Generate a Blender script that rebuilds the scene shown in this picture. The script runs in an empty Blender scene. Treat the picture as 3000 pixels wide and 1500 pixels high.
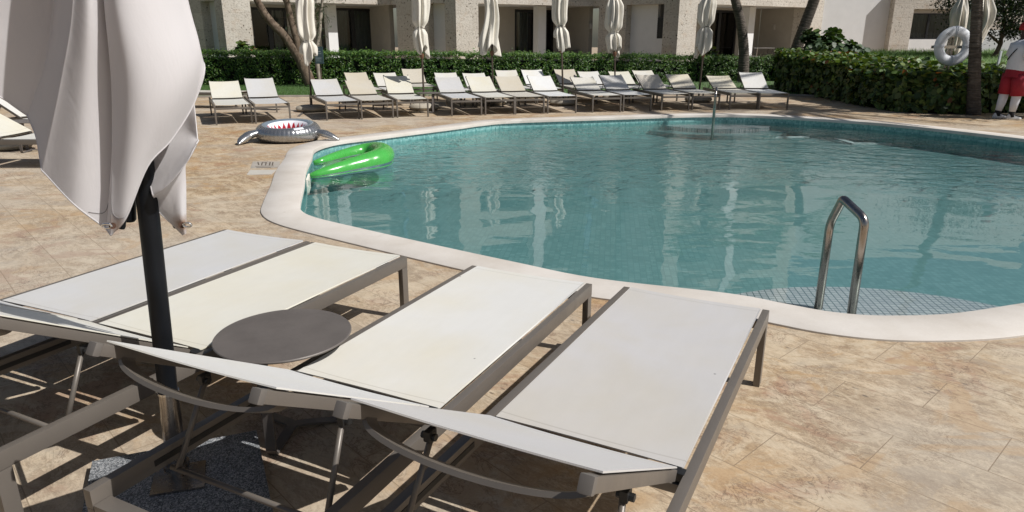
import bpy, bmesh, math, random
from mathutils import Vector, Matrix, noise
from mathutils.geometry import tessellate_polygon
random.seed(7)
R = math.radians
SC = bpy.context.scene
COL = SC.collection
# ------------------------------------------------------------------ camera and the survey of the place
F, HC, PIT = 2030.0, 1.5, math.atan(635 / 2030.0)
def ray(x, y):
    u = (x - 1500) / F; v = (y - 750) / F
    return (u, math.cos(PIT) - v * math.sin(PIT), -math.sin(PIT) - v * math.cos(PIT))
def g(x, y, z=0.0):
    r = ray(x, y); t = (z - HC) / r[2]
    return Vector((r[0] * t, r[1] * t, z))
def aty(x, y, Y):
    r = ray(x, y); t = Y / r[1]
    return Vector((r[0] * t, Y, HC + r[2] * t))
S = 3000 / 2576.0
def G(x, y, z=0.0): return g(x * S, y * S, z)
def A(x, y, Y): return aty(x * S, y * S, Y)
def c2(x, y): return (500 + x / 3.066, y / 3.066)
def c3(x, y): return (1200 + x / 3.22, y / 3.22)
def c4(x, y): return (1800 + x / 3.22, y / 3.22)
def c5(x, y): return (2400 + x / 3.22, y / 3.22)
cam = bpy.data.objects.new('camera', bpy.data.cameras.new('camera'))
COL.objects.link(cam)
cam.location = (0, 0, HC); cam.rotation_euler = (math.pi / 2 - PIT, 0, 0)
cam.data.sensor_width = 36; cam.data.lens = F / 3000 * 36
cam.data.clip_start = 0.05; cam.data.clip_end = 600
SC.camera = cam
# ------------------------------------------------------------------ light
SUN_TO = Vector((0.93 * math.cos(R(47)), -0.367 * math.cos(R(47)), math.sin(R(47)))).normalized()
sd = bpy.data.lights.new('sun', 'SUN'); sd.energy = 4.9; sd.angle = R(0.5); sd.color = (1, 0.97, 0.935)
sun = bpy.data.objects.new('sun', sd); COL.objects.link(sun)
sun.rotation_euler = (-SUN_TO).to_track_quat('-Z', 'Y').to_euler()
W = bpy.data.worlds.new('World'); SC.world = W; W.use_nodes = True
wn = W.node_tree.nodes; wl = W.node_tree.links
sky = wn.new('ShaderNodeTexSky'); sky.sky_type = 'NISHITA'; sky.sun_disc = False
sky.sun_elevation = R(47); sky.sun_rotation = math.atan2(SUN_TO.x, SUN_TO.y); sky.dust_density = 1.5; sky.ozone_density = 0.6
wl.new(sky.outputs[0], wn['Background'].inputs[0]); wn['Background'].inputs[1].default_value = 0.05
SC.view_settings.view_transform = 'Standard'; SC.view_settings.look = 'None'; SC.view_settings.exposure = 0.10
SC.cycles.max_bounces = 8; SC.cycles.transparent_max_bounces = 12
# ------------------------------------------------------------------ material helpers
MATS = {}
def newmat(name):
    m = bpy.data.materials.new(name); m.use_nodes = True
    nt = m.node_tree; nt.nodes.clear(); MATS[name] = m
    return m, nt
class N:
    def __init__(s, nt): s.nt = nt
    def n(s, t, **kw):
        o = s.nt.nodes.new(t)
        for k, v in kw.items(): setattr(o, k, v)
        return o
    def l(s, a, b): s.nt.links.new(a, b)
    def noise(s, vec=None, scale=5, detail=4, rough=.55, dist=0):
        o = s.n('ShaderNodeTexNoise'); o.inputs['Scale'].default_value = scale; o.inputs['Detail'].default_value = detail
        o.inputs['Roughness'].default_value = rough; o.inputs['Distortion'].default_value = dist
        if vec is not None: s.l(vec, o.inputs['Vector'])
        return o
    def ramp(s, fac, stops):
        o = s.n('ShaderNodeValToRGB'); e = o.color_ramp.elements
        while len(e) < len(stops): e.new(0.5)
        for i, (p, c) in enumerate(stops):
            e[i].position = p
            e[i].color = (c[0], c[1], c[2], 1) if not isinstance(c, (int, float)) else (c, c, c, 1)
        s.l(fac, o.inputs[0]); return o.outputs[0]
    def mix(s, a, b, fac, mode='MIX'):
        o = s.n('ShaderNodeMix', data_type='RGBA', blend_type=mode)
        for v, i in ((fac, 0), (a, 6), (b, 7)):
            if isinstance(v, (int, float)): o.inputs[i].default_value = v
            elif isinstance(v, tuple): o.inputs[i].default_value = (*v[:3], 1)
            else: s.l(v, o.inputs[i])
        return o.outputs[2]
    def math(s, op, a, b=0.0):
        o = s.n('ShaderNodeMath', operation=op)
        for v, i in ((a, 0), (b, 1)):
            if isinstance(v, (int, float)): o.inputs[i].default_value = v
            else: s.l(v, o.inputs[i])
        return o.outputs[0]
    def mapping(s, vec, loc=(0, 0, 0), rot=(0, 0, 0), scale=(1, 1, 1)):
        o = s.n('ShaderNodeMapping'); o.inputs[1].default_value = loc; o.inputs[2].default_value = rot; o.inputs[3].default_value = scale
        s.l(vec, o.inputs[0]); return o.outputs[0]
    def bump(s, h, strength=.3, distance=.01, normal=None):
        o = s.n('ShaderNodeBump'); o.inputs['Strength'].default_value = strength; o.inputs['Distance'].default_value = distance
        s.l(h, o.inputs['Height'])
        if normal is not None: s.l(normal, o.inputs['Normal'])
        return o.outputs[0]
    def pbr(s, color, rough=.6, metal=0.0, normal=None, spec=.5):
        b = s.n('ShaderNodeBsdfPrincipled'); out = s.n('ShaderNodeOutputMaterial')
        for v, k in ((color, 'Base Color'), (rough, 'Roughness'), (metal, 'Metallic'), (spec, 'Specular IOR Level')):
            if isinstance(v, (int, float)): b.inputs[k].default_value = v
            elif isinstance(v, tuple): b.inputs[k].default_value = (*v[:3], 1)
            else: s.l(v, b.inputs[k])
        if normal is not None: s.l(normal, b.inputs['Normal'])
        s.l(b.outputs[0], out.inputs[0]); return b
    def obj(s): return s.n('ShaderNodeTexCoord').outputs['Object']
    def pos(s): return s.n('ShaderNodeNewGeometry').outputs['Position']
def simple(name, col, rough=.5, metal=0.0, var=.12, nscale=8, bump=0.0, bscale=60, spec=.5):
    m, nt = newmat(name); k = N(nt); p = k.pos()
    nz = k.noise(p, nscale, 5).outputs[0]
    c = k.mix(tuple(v * (1 - var) for v in col), tuple(min(1, v * (1 + var)) for v in col), k.ramp(nz, [(.3, 0), (.7, 1)]))
    nm = k.bump(k.noise(p, bscale, 3).outputs[0], bump, .01) if bump else None
    rg = k.ramp(k.noise(p, nscale * 2.3, 4).outputs[0], [(.3, max(0.02, rough - .08)), (.7, min(1, rough + .08))])
    k.pbr(c, rg, metal, nm, spec); return m
def mat_deck():
    m, nt = newmat('travertine'); k = N(nt); o = k.obj()
    uv = k.mapping(o, loc=(0.1, -0.145, 0), rot=(0, 0, R(47.3)))
    br = k.n('ShaderNodeTexBrick', offset=.5); k.l(uv, br.inputs['Vector'])
    for nm, v in (('Scale', 1), ('Mortar Size', .0022), ('Mortar Smooth', .2), ('Brick Width', .645), ('Row Height', .325), ('Bias', 0)):
        br.inputs[nm].default_value = v
    br.inputs['Color1'].default_value = (0, 0, 0, 1); br.inputs['Color2'].default_value = (1, 1, 1, 1); br.inputs['Mortar'].default_value = (.5, .5, .5, 1)
    rnd = br.outputs['Color']
    off = k.n('ShaderNodeVectorMath', operation='SCALE'); k.l(rnd, off.inputs[0]); off.inputs['Scale'].default_value = 9.0
    ad = k.n('ShaderNodeVectorMath', operation='ADD'); k.l(uv, ad.inputs[0]); k.l(off.outputs[0], ad.inputs[1])
    v = ad.outputs[0]
    st = k.mapping(v, scale=(1.2, 2.5, 1))
    vein = k.noise(st, 2.4, 8, .66, 1.1).outputs[0]
    base = k.ramp(vein, [(.28, (.26, .20, .13)), (.42, (.36, .285, .20)), (.52, (.45, .365, .27)), (.64, (.53, .455, .36)), (.78, (.42, .345, .26))])
    # fine contour veins
    vn2 = k.noise(k.mapping(v, scale=(2.2, 4.6, 1)), 2.6, 9, .75, 2.2).outputs[0]
    ln = k.ramp(vn2, [(.0, 0), (.45, 0), (.485, 1), (.51, 0), (1, 0)])
    base = k.mix(base, (.17, .115, .065), k.math('MULTIPLY', ln, .72))
    ln2 = k.ramp(vn2, [(.0, 0), (.57, 0), (.62, 1), (.67, 0), (1, 0)])
    base = k.mix(base, (.66, .58, .46), k.math('MULTIPLY', ln2, .55))
    # broad tints: ochre, rust and grey
    t1 = k.noise(o, 1.5, 4, .55, .6).outputs[0]
    fk = k.noise(k.mapping(v, scale=(.7, 1.5, 1)), 7, 9, .68, 1.4).outputs[0]
    base = k.mix(base, (.60, .52, .41), k.math('MULTIPLY', k.ramp(fk, [(.52, 0), (.55, 1)]), .42))
    base = k.mix(base, (.27, .19, .115), k.math('MULTIPLY', k.ramp(fk, [(.40, 1), (.435, 0)]), .5))
    base = k.mix(base, (.47, .32, .16), k.math('MULTIPLY', k.ramp(t1, [(.50, 0), (.66, 1)]), .36))
    t2 = k.noise(k.mapping(o, loc=(7, 3, 0)), 1.9, 5, .6, .8).outputs[0]
    base = k.mix(base, (.31, .15, .085), k.math('MULTIPLY', k.ramp(t2, [(.56, 0), (.66, 1)]), .62))
    t3 = k.noise(k.mapping(o, loc=(2, 9, 0)), 1.3, 4, .6, .4).outputs[0]
    base = k.mix(base, (.45, .42, .38), k.math('MULTIPLY', k.ramp(t3, [(.52, 0), (.68, 1)]), .5))
    bw = k.n('ShaderNodeRGBToBW'); k.l(rnd, bw.inputs[0])
    base = k.mix(base, k.mix((.92, .91, .90), (1.06, 1.055, 1.05), bw.outputs[0]), .8, 'MULTIPLY')
    # pits
    vo = k.n('ShaderNodeTexVoronoi'); k.l(k.mapping(v, scale=(10, 24, 1)), vo.inputs['Vector']); vo.inputs['Scale'].default_value = 1.0
    pm = k.noise(v, 2.0, 3).outputs[0]
    pit = k.math('MULTIPLY', k.ramp(vo.outputs['Distance'], [(.10, 1), (.2, 0)]), k.ramp(pm, [(.52, 0), (.64, 1)]))
    base = k.mix(base, (.07, .05, .035), k.math('MULTIPLY', pit, .85))
    gr = k.noise(o, 110, 4, .75).outputs[0]
    base = k.mix(base, k.mix((.45, .43, .40), (1.5, 1.52, 1.55), k.ramp(gr, [(.25, 0), (.75, 1)])), .5, 'MULTIPLY')
    fl = k.noise(k.mapping(v, loc=(3, 1, 0), scale=(.8, 1.5, 1)), 15, 8, .72, 1.6).outputs[0]
    base = k.mix(base, (.66, .59, .48), k.math('MULTIPLY', k.ramp(fl, [(.54, 0), (.565, 1)]), .32))
    base = k.mix(base, (.22, .155, .095), k.math('MULTIPLY', k.ramp(fl, [(.36, 1), (.39, 0)]), .6))
    sp = k.noise(k.mapping(v, scale=(1, 2.2, 1)), 34, 6, .75, 1.0).outputs[0]
    base = k.mix(base, (.15, .105, .07), k.math('MULTIPLY', k.ramp(sp, [(.60, 0), (.68, 1)]), .7))
    base = k.mix(base, (.70, .64, .54), k.math('MULTIPLY', k.ramp(sp, [(.32, 1), (.40, 0)]), .5))
    pa = k.noise(k.mapping(o, loc=(4, 11, 0), rot=(0, 0, R(47)), scale=(1, 1.5, 1)), 1.6, 9, .62, 1.2).outputs[0]
    base = k.mix(base, (.42, .265, .115), k.math('MULTIPLY', k.ramp(pa, [(.55, 0), (.60, 1)]), .50))
    base = k.mix(base, (.60, .545, .455), k.math('MULTIPLY', k.ramp(pa, [(.41, 1), (.455, 0)]), .50))
    pb = k.noise(k.mapping(o, loc=(14, 2, 0), rot=(0, 0, R(47)), scale=(1, 1.7, 1)), 1.25, 10, .64, 1.0).outputs[0]
    base = k.mix(base, (.30, .165, .10), k.math('MULTIPLY', k.ramp(pb, [(.585, 0), (.625, 1)]), .58))
    base = k.mix(base, (.30, .265, .235), k.math('MULTIPLY', k.ramp(pb, [(.375, 1), (.415, 0)]), .45))
    base = k.mix(base, (.92, .85, .735), 1.0, 'MULTIPLY')
    base = k.mix(base, (.43, .395, .345), k.math('MULTIPLY', k.ramp(k.noise(o, .33, 3).outputs[0], [(.42, 1), (.60, 0)]), .42))
    crk = k.noise(k.mapping(v, scale=(1, 1.6, 1)), 5.5, 6, .7, 1.8).outputs[0]
    base = k.mix(base, (.11, .075, .05), k.math('MULTIPLY', k.math('MULTIPLY', k.ramp(crk, [(.47, 0), (.495, 1), (.52, 0)]), k.ramp(t2, [(.46, 0), (.6, 1)])), .75))
    base = k.mix(base, (.20, .15, .10), k.math('MULTIPLY', br.outputs['Fac'], .72))
    h = k.math('SUBTRACT', k.math('ADD', k.math('MULTIPLY', vn2, .6), k.math('MULTIPLY', gr, .3)), k.math('ADD', pit, k.math('MULTIPLY', br.outputs['Fac'], 1.2)))
    rg = k.ramp(t3, [(.3, .62), (.7, .82)])
    k.pbr(base, rg, 0, k.bump(h, .35, .004), .35); return m
def mat_coping():
    m, nt = newmat('coping_stone'); k = N(nt); o = k.pos()
    a = k.noise(o, 1.8, 5, .6).outputs[0]; b = k.noise(o, 90, 4, .7).outputs[0]
    c = k.ramp(a, [(.3, (.50, .455, .40)), (.55, (.575, .535, .485)), (.75, (.62, .585, .54))])
    s1 = k.noise(o, 1.15, 4, .55, .5).outputs[0]
    c = k.mix(c, (.42, .38, .32), k.math('MULTIPLY', k.ramp(s1, [(.63, 0), (.645, 1)]), .45))
    c = k.mix(c, k.mix((.85, .85, .85), (1.1, 1.1, 1.1), b), .6, 'MULTIPLY')
    k.pbr(c, .75, 0, k.bump(b, .25, .003), .3); return m
def mosaic(name, cols, grout, size, uv=False, wob=.006, mort=.075):
    m, nt = newmat(name); k = N(nt)
    if uv: v = k.n('ShaderNodeTexCoord').outputs['UV']
    else: v = k.mapping(k.pos(), rot=(0, 0, R(8)))
    ad = k.n('ShaderNodeVectorMath', operation='ADD'); k.l(v, ad.inputs[0])
    wv = k.n('ShaderNodeVectorMath', operation='SCALE'); k.l(k.noise(v, 5, 2).outputs['Color'], wv.inputs[0]); wv.inputs['Scale'].default_value = wob  # refraction by the water is put into the tile pattern as a wobble
    k.l(wv.outputs[0], ad.inputs[1])
    br = k.n('ShaderNodeTexBrick', offset=0.0); k.l(ad.outputs[0], br.inputs['Vector'])
    for nm, x in (('Scale', 1), ('Mortar Size', size * mort), ('Mortar Smooth', .3), ('Brick Width', size), ('Row Height', size), ('Bias', 0)):
        br.inputs[nm].default_value = x
    br.inputs['Color1'].default_value = (0, 0, 0, 1); br.inputs['Color2'].default_value = (1, 1, 1, 1); br.inputs['Mortar'].default_value = (.5, .5, .5, 1)
    bw = k.n('ShaderNodeRGBToBW'); k.l(br.outputs['Color'], bw.inputs[0])
    c = k.ramp(bw.outputs[0], [(0, cols[0]), (.5, cols[1]), (1, cols[2])])
    c = k.mix(c, k.mix((.82, .82, .82), (1.15, 1.15, 1.15), k.noise(v, .9, 3).outputs[0]), .7, 'MULTIPLY')
    c = k.mix(c, grout, br.outputs['Fac'])
    k.pbr(c, .3, 0, k.bump(br.outputs['Fac'], -.2, .002)); return m
def mat_water():
    m, nt = newmat('pool_water'); k = N(nt); p = k.pos()
    big = k.noise(k.mapping(p, rot=(0, 0, R(10)), scale=(.8, 1.1, 1)), 1.9, 1, .4, .4).outputs[0]
    med = k.noise(k.mapping(p, rot=(0, 0, R(-8)), scale=(.7, 1.4, 1)), 5.5, 2, .5, .3).outputs[0]
    fine = k.noise(k.mapping(p, rot=(0, 0, R(20)), scale=(.7, 1.0, 1)), 4.6, 3, .55, .6).outputs[0]
    sepy = k.n('ShaderNodeSeparateXYZ'); k.l(p, sepy.inputs[0])
    wind = k.noise(k.mapping(p, scale=(.5, 1, 1)), .42, 2, .5).outputs[0]
    # breeze ruffles the middle of the pool, the lee side by the near edge stays calm
    mask = k.ramp(k.math('ADD', k.math('MULTIPLY', wind, .9), k.math('MULTIPLY', k.math('SUBTRACT', sepy.outputs[1], 7.4), .13)), [(.43, .0), (.60, 1)])
    h = k.math('ADD', k.math('MULTIPLY', big, 1.0), k.math('MULTIPLY', med, .10))
    h = k.math('ADD', h, k.math('MULTIPLY', k.math('MULTIPLY', fine, mask), 3.4))
    h = k.math('ADD', h, k.math('MULTIPLY', k.math('MULTIPLY', med, mask), .9))
    nm = k.bump(h, 1.0, .0085)
    fr = k.n('ShaderNodeFresnel'); fr.inputs[0].default_value = 1.33; k.l(nm, fr.inputs['Normal'])
    tr = k.n('ShaderNodeBsdfTransparent'); tr.inputs[0].default_value = (.83, .935, .93, 1)
    gl = k.n('ShaderNodeBsdfGlossy'); gl.inputs['Roughness'].default_value = .015; k.l(nm, gl.inputs['Normal'])
    mx = k.n('ShaderNodeMixShader'); k.l(fr.outputs[0], mx.inputs[0]); k.l(tr.outputs[0], mx.inputs[1]); k.l(gl.outputs[0], mx.inputs[2])
    out = k.n('ShaderNodeOutputMaterial'); k.l(mx.outputs[0], out.inputs[0]); return m
def mat_sling():
    m, nt = newmat('sling_mesh'); k = N(nt); o = k.obj()
    oi = k.n('ShaderNodeObjectInfo'); c = oi.outputs['Color']
    st = k.noise(o, 1.9, 4, .6, .3).outputs[0]
    add = k.n('ShaderNodeVectorMath', operation='ADD'); k.l(o, add.inputs[0])
    cb = k.n('ShaderNodeCombineXYZ'); k.l(k.math('MULTIPLY', oi.outputs['Random'], 30), cb.inputs[0]); k.l(cb.outputs[0], add.inputs[1])
    st2 = k.noise(add.outputs[0], 1.6, 4, .6, .3).outputs[0]
    c = k.mix(c, k.mix(c, (.96, .90, .74), 1, 'MULTIPLY'), k.math('MULTIPLY', k.ramp(st2, [(.42, 0), (.72, 1)]), .7))
    wv = k.n('ShaderNodeTexWave', wave_type='BANDS', bands_direction='DIAGONAL'); k.l(o, wv.inputs[0]); wv.inputs['Scale'].default_value = 130
    c = k.mix(c, k.mix((.93, .93, .93), (1.04, 1.04, 1.04), wv.outputs[1]), .8, 'MULTIPLY')
    c = k.mix(c, k.mix((.9, .9, .9), (1.05, 1.05, 1.05), k.noise(k.mapping(o, scale=(1, .15, 1)), 30, 4).outputs[0]), .5, 'MULTIPLY')
    sy = k.n('ShaderNodeSeparateXYZ'); k.l(o, sy.inputs[0])
    seam = None
    for yy in (.050, HG_SEAM, 1.455):
        f = k.ramp(k.math('ABSOLUTE', k.math('SUBTRACT', sy.outputs[1], yy)), [(0, 1), (.0028, 0)])
        seam = f if seam is None else k.math('ADD', seam, f)
    c = k.mix(c, k.mix(c, (.72, .70, .67), 1, 'MULTIPLY'), seam)
    vo = k.n('ShaderNodeTexVoronoi'); k.l(add.outputs[0], vo.inputs['Vector']); vo.inputs['Scale'].default_value = 3.2
    c = k.mix(c, (.06, .05, .04), k.ramp(vo.outputs['Distance'], [(.011, .9), (.017, 0)]))
    c = k.mix(c, k.mix((.88, .875, .86), (1.03, 1.03, 1.03), k.noise(add.outputs[0], 6, 6, .7, .8).outputs[0]), .6, 'MULTIPLY')
    b = k.pbr(c, .7, 0, k.bump(wv.outputs[1], .12, .001), .25); b.inputs['Sheen Weight'].default_value = .7; b.inputs['Sheen Roughness'].default_value = .5; return m
HG_SEAM = 1.325
def mat_canvas():
    m, nt = newmat('canvas_near'); k = N(nt); p = k.pos()
    w = k.noise(p, 420, 2).outputs[0]; big = k.noise(p, 5, 5, .6).outputs[0]
    cr = k.noise(k.mapping(p, scale=(1, 1, .35)), 9, 4, .6, .8).outputs[0]
    c = k.mix((.69, .675, .68), (.73, .715, .72), big)
    c = k.mix(c, k.mix((.93, .93, .93), (1.05, 1.05, 1.05), w), .5, 'MULTIPLY')
    for h in HOOKS:
        ds = k.n('ShaderNodeVectorMath', operation='DISTANCE'); k.l(p, ds.inputs[0]); ds.inputs[1].default_value = h
        d = k.math('ADD', ds.outputs['Value'], k.math('MULTIPLY', k.math('SUBTRACT', k.noise(p, 60, 4).outputs[0], .5), .03))
        c = k.mix(c, (.30, .15, .05), k.ramp(d, [(.012, .85), (.022, .45), (.042, 0)]))
    b = k.pbr(c, .85, 0, k.bump(k.math('ADD', k.math('MULTIPLY', cr, 1.0), k.math('MULTIPLY', w, .03)), .25, .012), .2)
    tl = k.n('ShaderNodeBsdfTranslucent'); tl.inputs[0].default_value = (.84, .79, .78, 1)
    mx = k.n('ShaderNodeMixShader'); mx.inputs[0].default_value = .34
    out = [n for n in nt.nodes if n.type == 'OUTPUT_MATERIAL'][0]
    k.l(b.outputs[0], mx.inputs[1]); k.l(tl.outputs[0], mx.inputs[2]); k.l(mx.outputs[0], out.inputs[0]); return m
def mat_leaf(name, rough=.35, trans=.25):
    m, nt = newmat(name); k = N(nt)
    at = k.n('ShaderNodeVertexColor'); at.layer_name = 'leaf_tint'
    b = k.pbr(at.outputs[0], rough, 0, None, .5)
    tl = k.n('ShaderNodeBsdfTranslucent'); k.l(k.mix(at.outputs[0], (1.6, 1.5, .5), 1, 'MULTIPLY'), tl.inputs[0])
    mx = k.n('ShaderNodeMixShader'); mx.inputs[0].default_value = trans
    out = [n for n in nt.nodes if n.type == 'OUTPUT_MATERIAL'][0]
    k.l(b.outputs[0], mx.inputs[1]); k.l(tl.outputs[0], mx.inputs[2]); k.l(mx.outputs[0], out.inputs[0]); return m
def mat_coral():
    m, nt = newmat('coral_stone'); k = N(nt)
    o = k.pos()
    at = k.n('ShaderNodeTexCoord').outputs['UV']
    br = k.n('ShaderNodeTexBrick', offset=.5); k.l(at, br.inputs['Vector'])
    for nm, x in (('Scale', 1), ('Mortar Size', .004), ('Brick Width', 1.05), ('Row Height', .62), ('Bias', 0)): br.inputs[nm].default_value = x
    br.inputs['Color1'].default_value = (.50, .46, .40, 1); br.inputs['Color2'].default_value = (.58, .54, .475, 1); br.inputs['Mortar'].default_value = (.33, .285, .23, 1)
    n1 = k.noise(k.mapping(o, scale=(1, 1, 1.4)), 13, 6, .7, .6).outputs[0]
    c = k.mix(br.outputs[0], (.16, .125, .095), k.ramp(n1, [(.28, 1), (.42, .25), (.5, 0)]))
    n2 = k.noise(o, 2.2, 4, .6, .5).outputs[0]
    c = k.mix(c, (.42, .30, .20), k.math('MULTIPLY', k.ramp(n2, [(.55, 0), (.72, 1)]), .45))
    vo = k.n('ShaderNodeTexVoronoi'); k.l(k.mapping(o, scale=(1, 1, .7)), vo.inputs['Vector']); vo.inputs['Scale'].default_value = 9
    pm = k.noise(o, 1.6, 3).outputs[0]
    c = k.mix(c, (.08, .065, .05), k.math('MULTIPLY', k.ramp(vo.outputs['Distance'], [(.14, 1), (.24, 0)]), k.ramp(pm, [(.47, 0), (.58, 1)])))
    k.pbr(c, .9, 0, k.bump(n1, .6, .03), .2); return m
def mat_bark(name, c1, c2_, scale, zs, bumpd=.04):
    m, nt = newmat(name); k = N(nt); o = k.pos()
    n1 = k.noise(k.mapping(o, scale=(1, 1, zs)), scale, 6, .65, .5).outputs[0]
    n2 = k.noise(o, 3, 4).outputs[0]
    c = k.mix(c1, c2_, k.ramp(n1, [(.3, 0), (.65, 1)]))
    c = k.mix(c, k.mix((.6, .55, .5), (1.2, 1.2, 1.2), n2), .6, 'MULTIPLY')
    k.pbr(c, .9, 0, k.bump(n1, .9, bumpd), .2); return m
def mat_granite():
    m, nt = newmat('granite'); k = N(nt); o = k.pos()
    vo = k.n('ShaderNodeTexVoronoi'); k.l(o, vo.inputs['Vector']); vo.inputs['Scale'].default_value = 260
    bw = k.n('ShaderNodeRGBToBW'); k.l(vo.outputs['Color'], bw.inputs[0])
    c = k.ramp(bw.outputs[0], [(.1, (.03, .033, .038)), (.45, (.13, .14, .15)), (.75, (.30, .31, .32)), (.95, (.5, .5, .5))])
    k.pbr(c, .55, 0, k.bump(bw.outputs[0], .2, .002)); return m
def mat_glass():
    m, nt = newmat('window_glass'); k = N(nt)
    fr = k.n('ShaderNodeFresnel'); fr.inputs[0].default_value = 1.5
    tr = k.n('ShaderNodeBsdfTransparent'); tr.inputs[0].default_value = (.62, .66, .66, 1)
    gl = k.n('ShaderNodeBsdfGlossy'); gl.inputs['Roughness'].default_value = .01
    mx = k.n('ShaderNodeMixShader'); k.l(fr.outputs[0], mx.inputs[0]); k.l(tr.outputs[0], mx.inputs[1]); k.l(gl.outputs[0], mx.inputs[2])
    out = k.n('ShaderNodeOutputMaterial'); k.l(mx.outputs[0], out.inputs[0]); return m
def mat_float():
    m, nt = newmat('float_clear'); k = N(nt)
    fr = k.n('ShaderNodeFresnel'); fr.inputs[0].default_value = 1.45
    tr = k.n('ShaderNodeBsdfTransparent'); tr.inputs[0].default_value = (.80, .86, .82, 1)
    df = k.n('ShaderNodeBsdfDiffuse'); df.inputs[0].default_value = (.42, .52, .46, 1)
    gl = k.n('ShaderNodeBsdfGlossy'); gl.inputs['Roughness'].default_value = .06
    m1 = k.n('ShaderNodeMixShader'); m1.inputs[0].default_value = .30; k.l(tr.outputs[0], m1.inputs[1]); k.l(df.outputs[0], m1.inputs[2])
    mx = k.n('ShaderNodeMixShader'); k.l(fr.outputs[0], mx.inputs[0]); k.l(m1.outputs[0], mx.inputs[1]); k.l(gl.outputs[0], mx.inputs[2])
    out = k.n('ShaderNodeOutputMaterial'); k.l(mx.outputs[0], out.inputs[0]); return m
# ------------------------------------------------------------------ object helpers
def children(o): return [c for c in o.children]
def tag(o, label=None, cat=None, group=None, kind=None):
    if label: o['label'] = label
    if cat: o['category'] = cat
    if group: o['group'] = group
    if kind: o['kind'] = kind
    return o
def empty(name, loc=(0, 0, 0), rz=0.0):
    o = bpy.data.objects.new(name, None); o.empty_display_size = .1
    COL.objects.link(o); o.location = loc; o.rotation_euler = (0, 0, rz); return o
def link(name, me, mat=None, parent=None, smooth=None):
    o = bpy.data.objects.new(name, me); COL.objects.link(o)
    if mat is not None:
        for mm in (mat if isinstance(mat, (list, tuple)) else [mat]): me.materials.append(MATS[mm] if isinstance(mm, str) else mm)
    if parent is not None: o.parent = parent
    if smooth is not None:
        for p in me.polygons: p.use_smooth = True
        if smooth < 3.1: me.set_sharp_from_angle(angle=smooth)
    return o
class MB:
    def __init__(s): s.bm = bmesh.new()
    def box(s, c, size, rot=None, bev=0.0, seg=2):
        r = bmesh.ops.create_cube(s.bm, size=1.0); vs = r['verts']
        M = Matrix.Translation(Vector(c)) @ (rot.to_4x4() if rot is not None else Matrix.Identity(4)) @ Matrix.Diagonal((*size, 1))
        bmesh.ops.transform(s.bm, matrix=M, verts=vs)
        if bev:
            es = list({e for v in vs for e in v.link_edges})
            bmesh.ops.bevel(s.bm, geom=es, offset=bev, segments=seg, affect='EDGES', profile=.7)
        return s
    def beam(s, p0, p1, w, h, up=(0, 0, 1), bev=0.0):
        p0 = Vector(p0); p1 = Vector(p1); y = (p1 - p0); L = y.length; y = y / L
        x = y.cross(Vector(up)).normalized(); z = x.cross(y)
        M = Matrix((x, y, z)).transposed()
        return s.box((p0 + p1) / 2, (w, L, h), M, bev)
    def tube(s, pts, rad, n=12, cap=True):
        pts = [Vector(p) for p in pts]; k = len(pts)
        rad = rad if isinstance(rad, (list, tuple)) else [rad] * k
        rings = []; pn = None
        for i in range(k):
            t = (pts[min(i + 1, k - 1)] - pts[max(i - 1, 0)]).normalized()
            if pn is None:
                a = Vector((0, 0, 1)) if abs(t.z) < .9 else Vector((1, 0, 0))
                pn = (a - t * a.dot(t)).normalized()
            else: pn = (pn - t * pn.dot(t)).normalized()
            b = t.cross(pn)
            rings.append([s.bm.verts.new(pts[i] + (pn * math.cos(2 * math.pi * j / n) + b * math.sin(2 * math.pi * j / n)) * rad[i]) for j in range(n)])
        for i in range(k - 1):
            for j in range(n):
                s.bm.faces.new((rings[i][j], rings[i][(j + 1) % n], rings[i + 1][(j + 1) % n], rings[i + 1][j]))
        if cap:
            s.bm.faces.new(rings[0][::-1]); s.bm.faces.new(rings[-1])
        return s
    def loft(s, rings, closed=True, cap=True):
        rr = [[s.bm.verts.new(p) for p in r] for r in rings]; n = len(rr[0])
        for i in range(len(rr) - 1):
            for j in range(n if closed else n - 1):
                s.bm.faces.new((rr[i][j], rr[i][(j + 1) % n], rr[i + 1][(j + 1) % n], rr[i + 1][j]))
        if cap and closed:
            s.bm.faces.new(rr[0][::-1]); s.bm.faces.new(rr[-1])
        return s
    def prism(s, poly, z0, z1, uv=False):
        b = [s.bm.verts.new((p[0], p[1], z0)) for p in poly]; t = [s.bm.verts.new((p[0], p[1], z1)) for p in poly]
        n = len(poly)
        fs = [s.bm.faces.new(b[::-1]), s.bm.faces.new(t)]
        for i in range(n): fs.append(s.bm.faces.new((b[i], b[(i + 1) % n], t[(i + 1) % n], t[i])))
        bmesh.ops.recalc_face_normals(s.bm, faces=fs)
        return s
    def build(s, name, mat, parent=None, smooth=None, boxuv=False):
        me = bpy.data.meshes.new(name)
        bmesh.ops.recalc_face_normals(s.bm, faces=s.bm.faces[:])
        if boxuv:
            ul = s.bm.loops.layers.uv.new('UVMap')
            for f in s.bm.faces:
                nn = f.normal
                if abs(nn.z) > .7: t1 = Vector((1, 0, 0)); t2 = Vector((0, 1, 0))
                else: t1 = Vector((-nn.y, nn.x, 0)).normalized(); t2 = Vector((0, 0, 1))
                for l in f.loops: l[ul].uv = (l.vert.co.dot(t1), l.vert.co.dot(t2))
        s.bm.to_mesh(me); s.bm.free()
        return link(name, me, mat, parent, smooth)
def mesh(name, v, f, mat, parent=None, smooth=None):
    me = bpy.data.meshes.new(name); me.from_pydata(v, [], f); me.update()
    return link(name, me, mat, parent, smooth)
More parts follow.
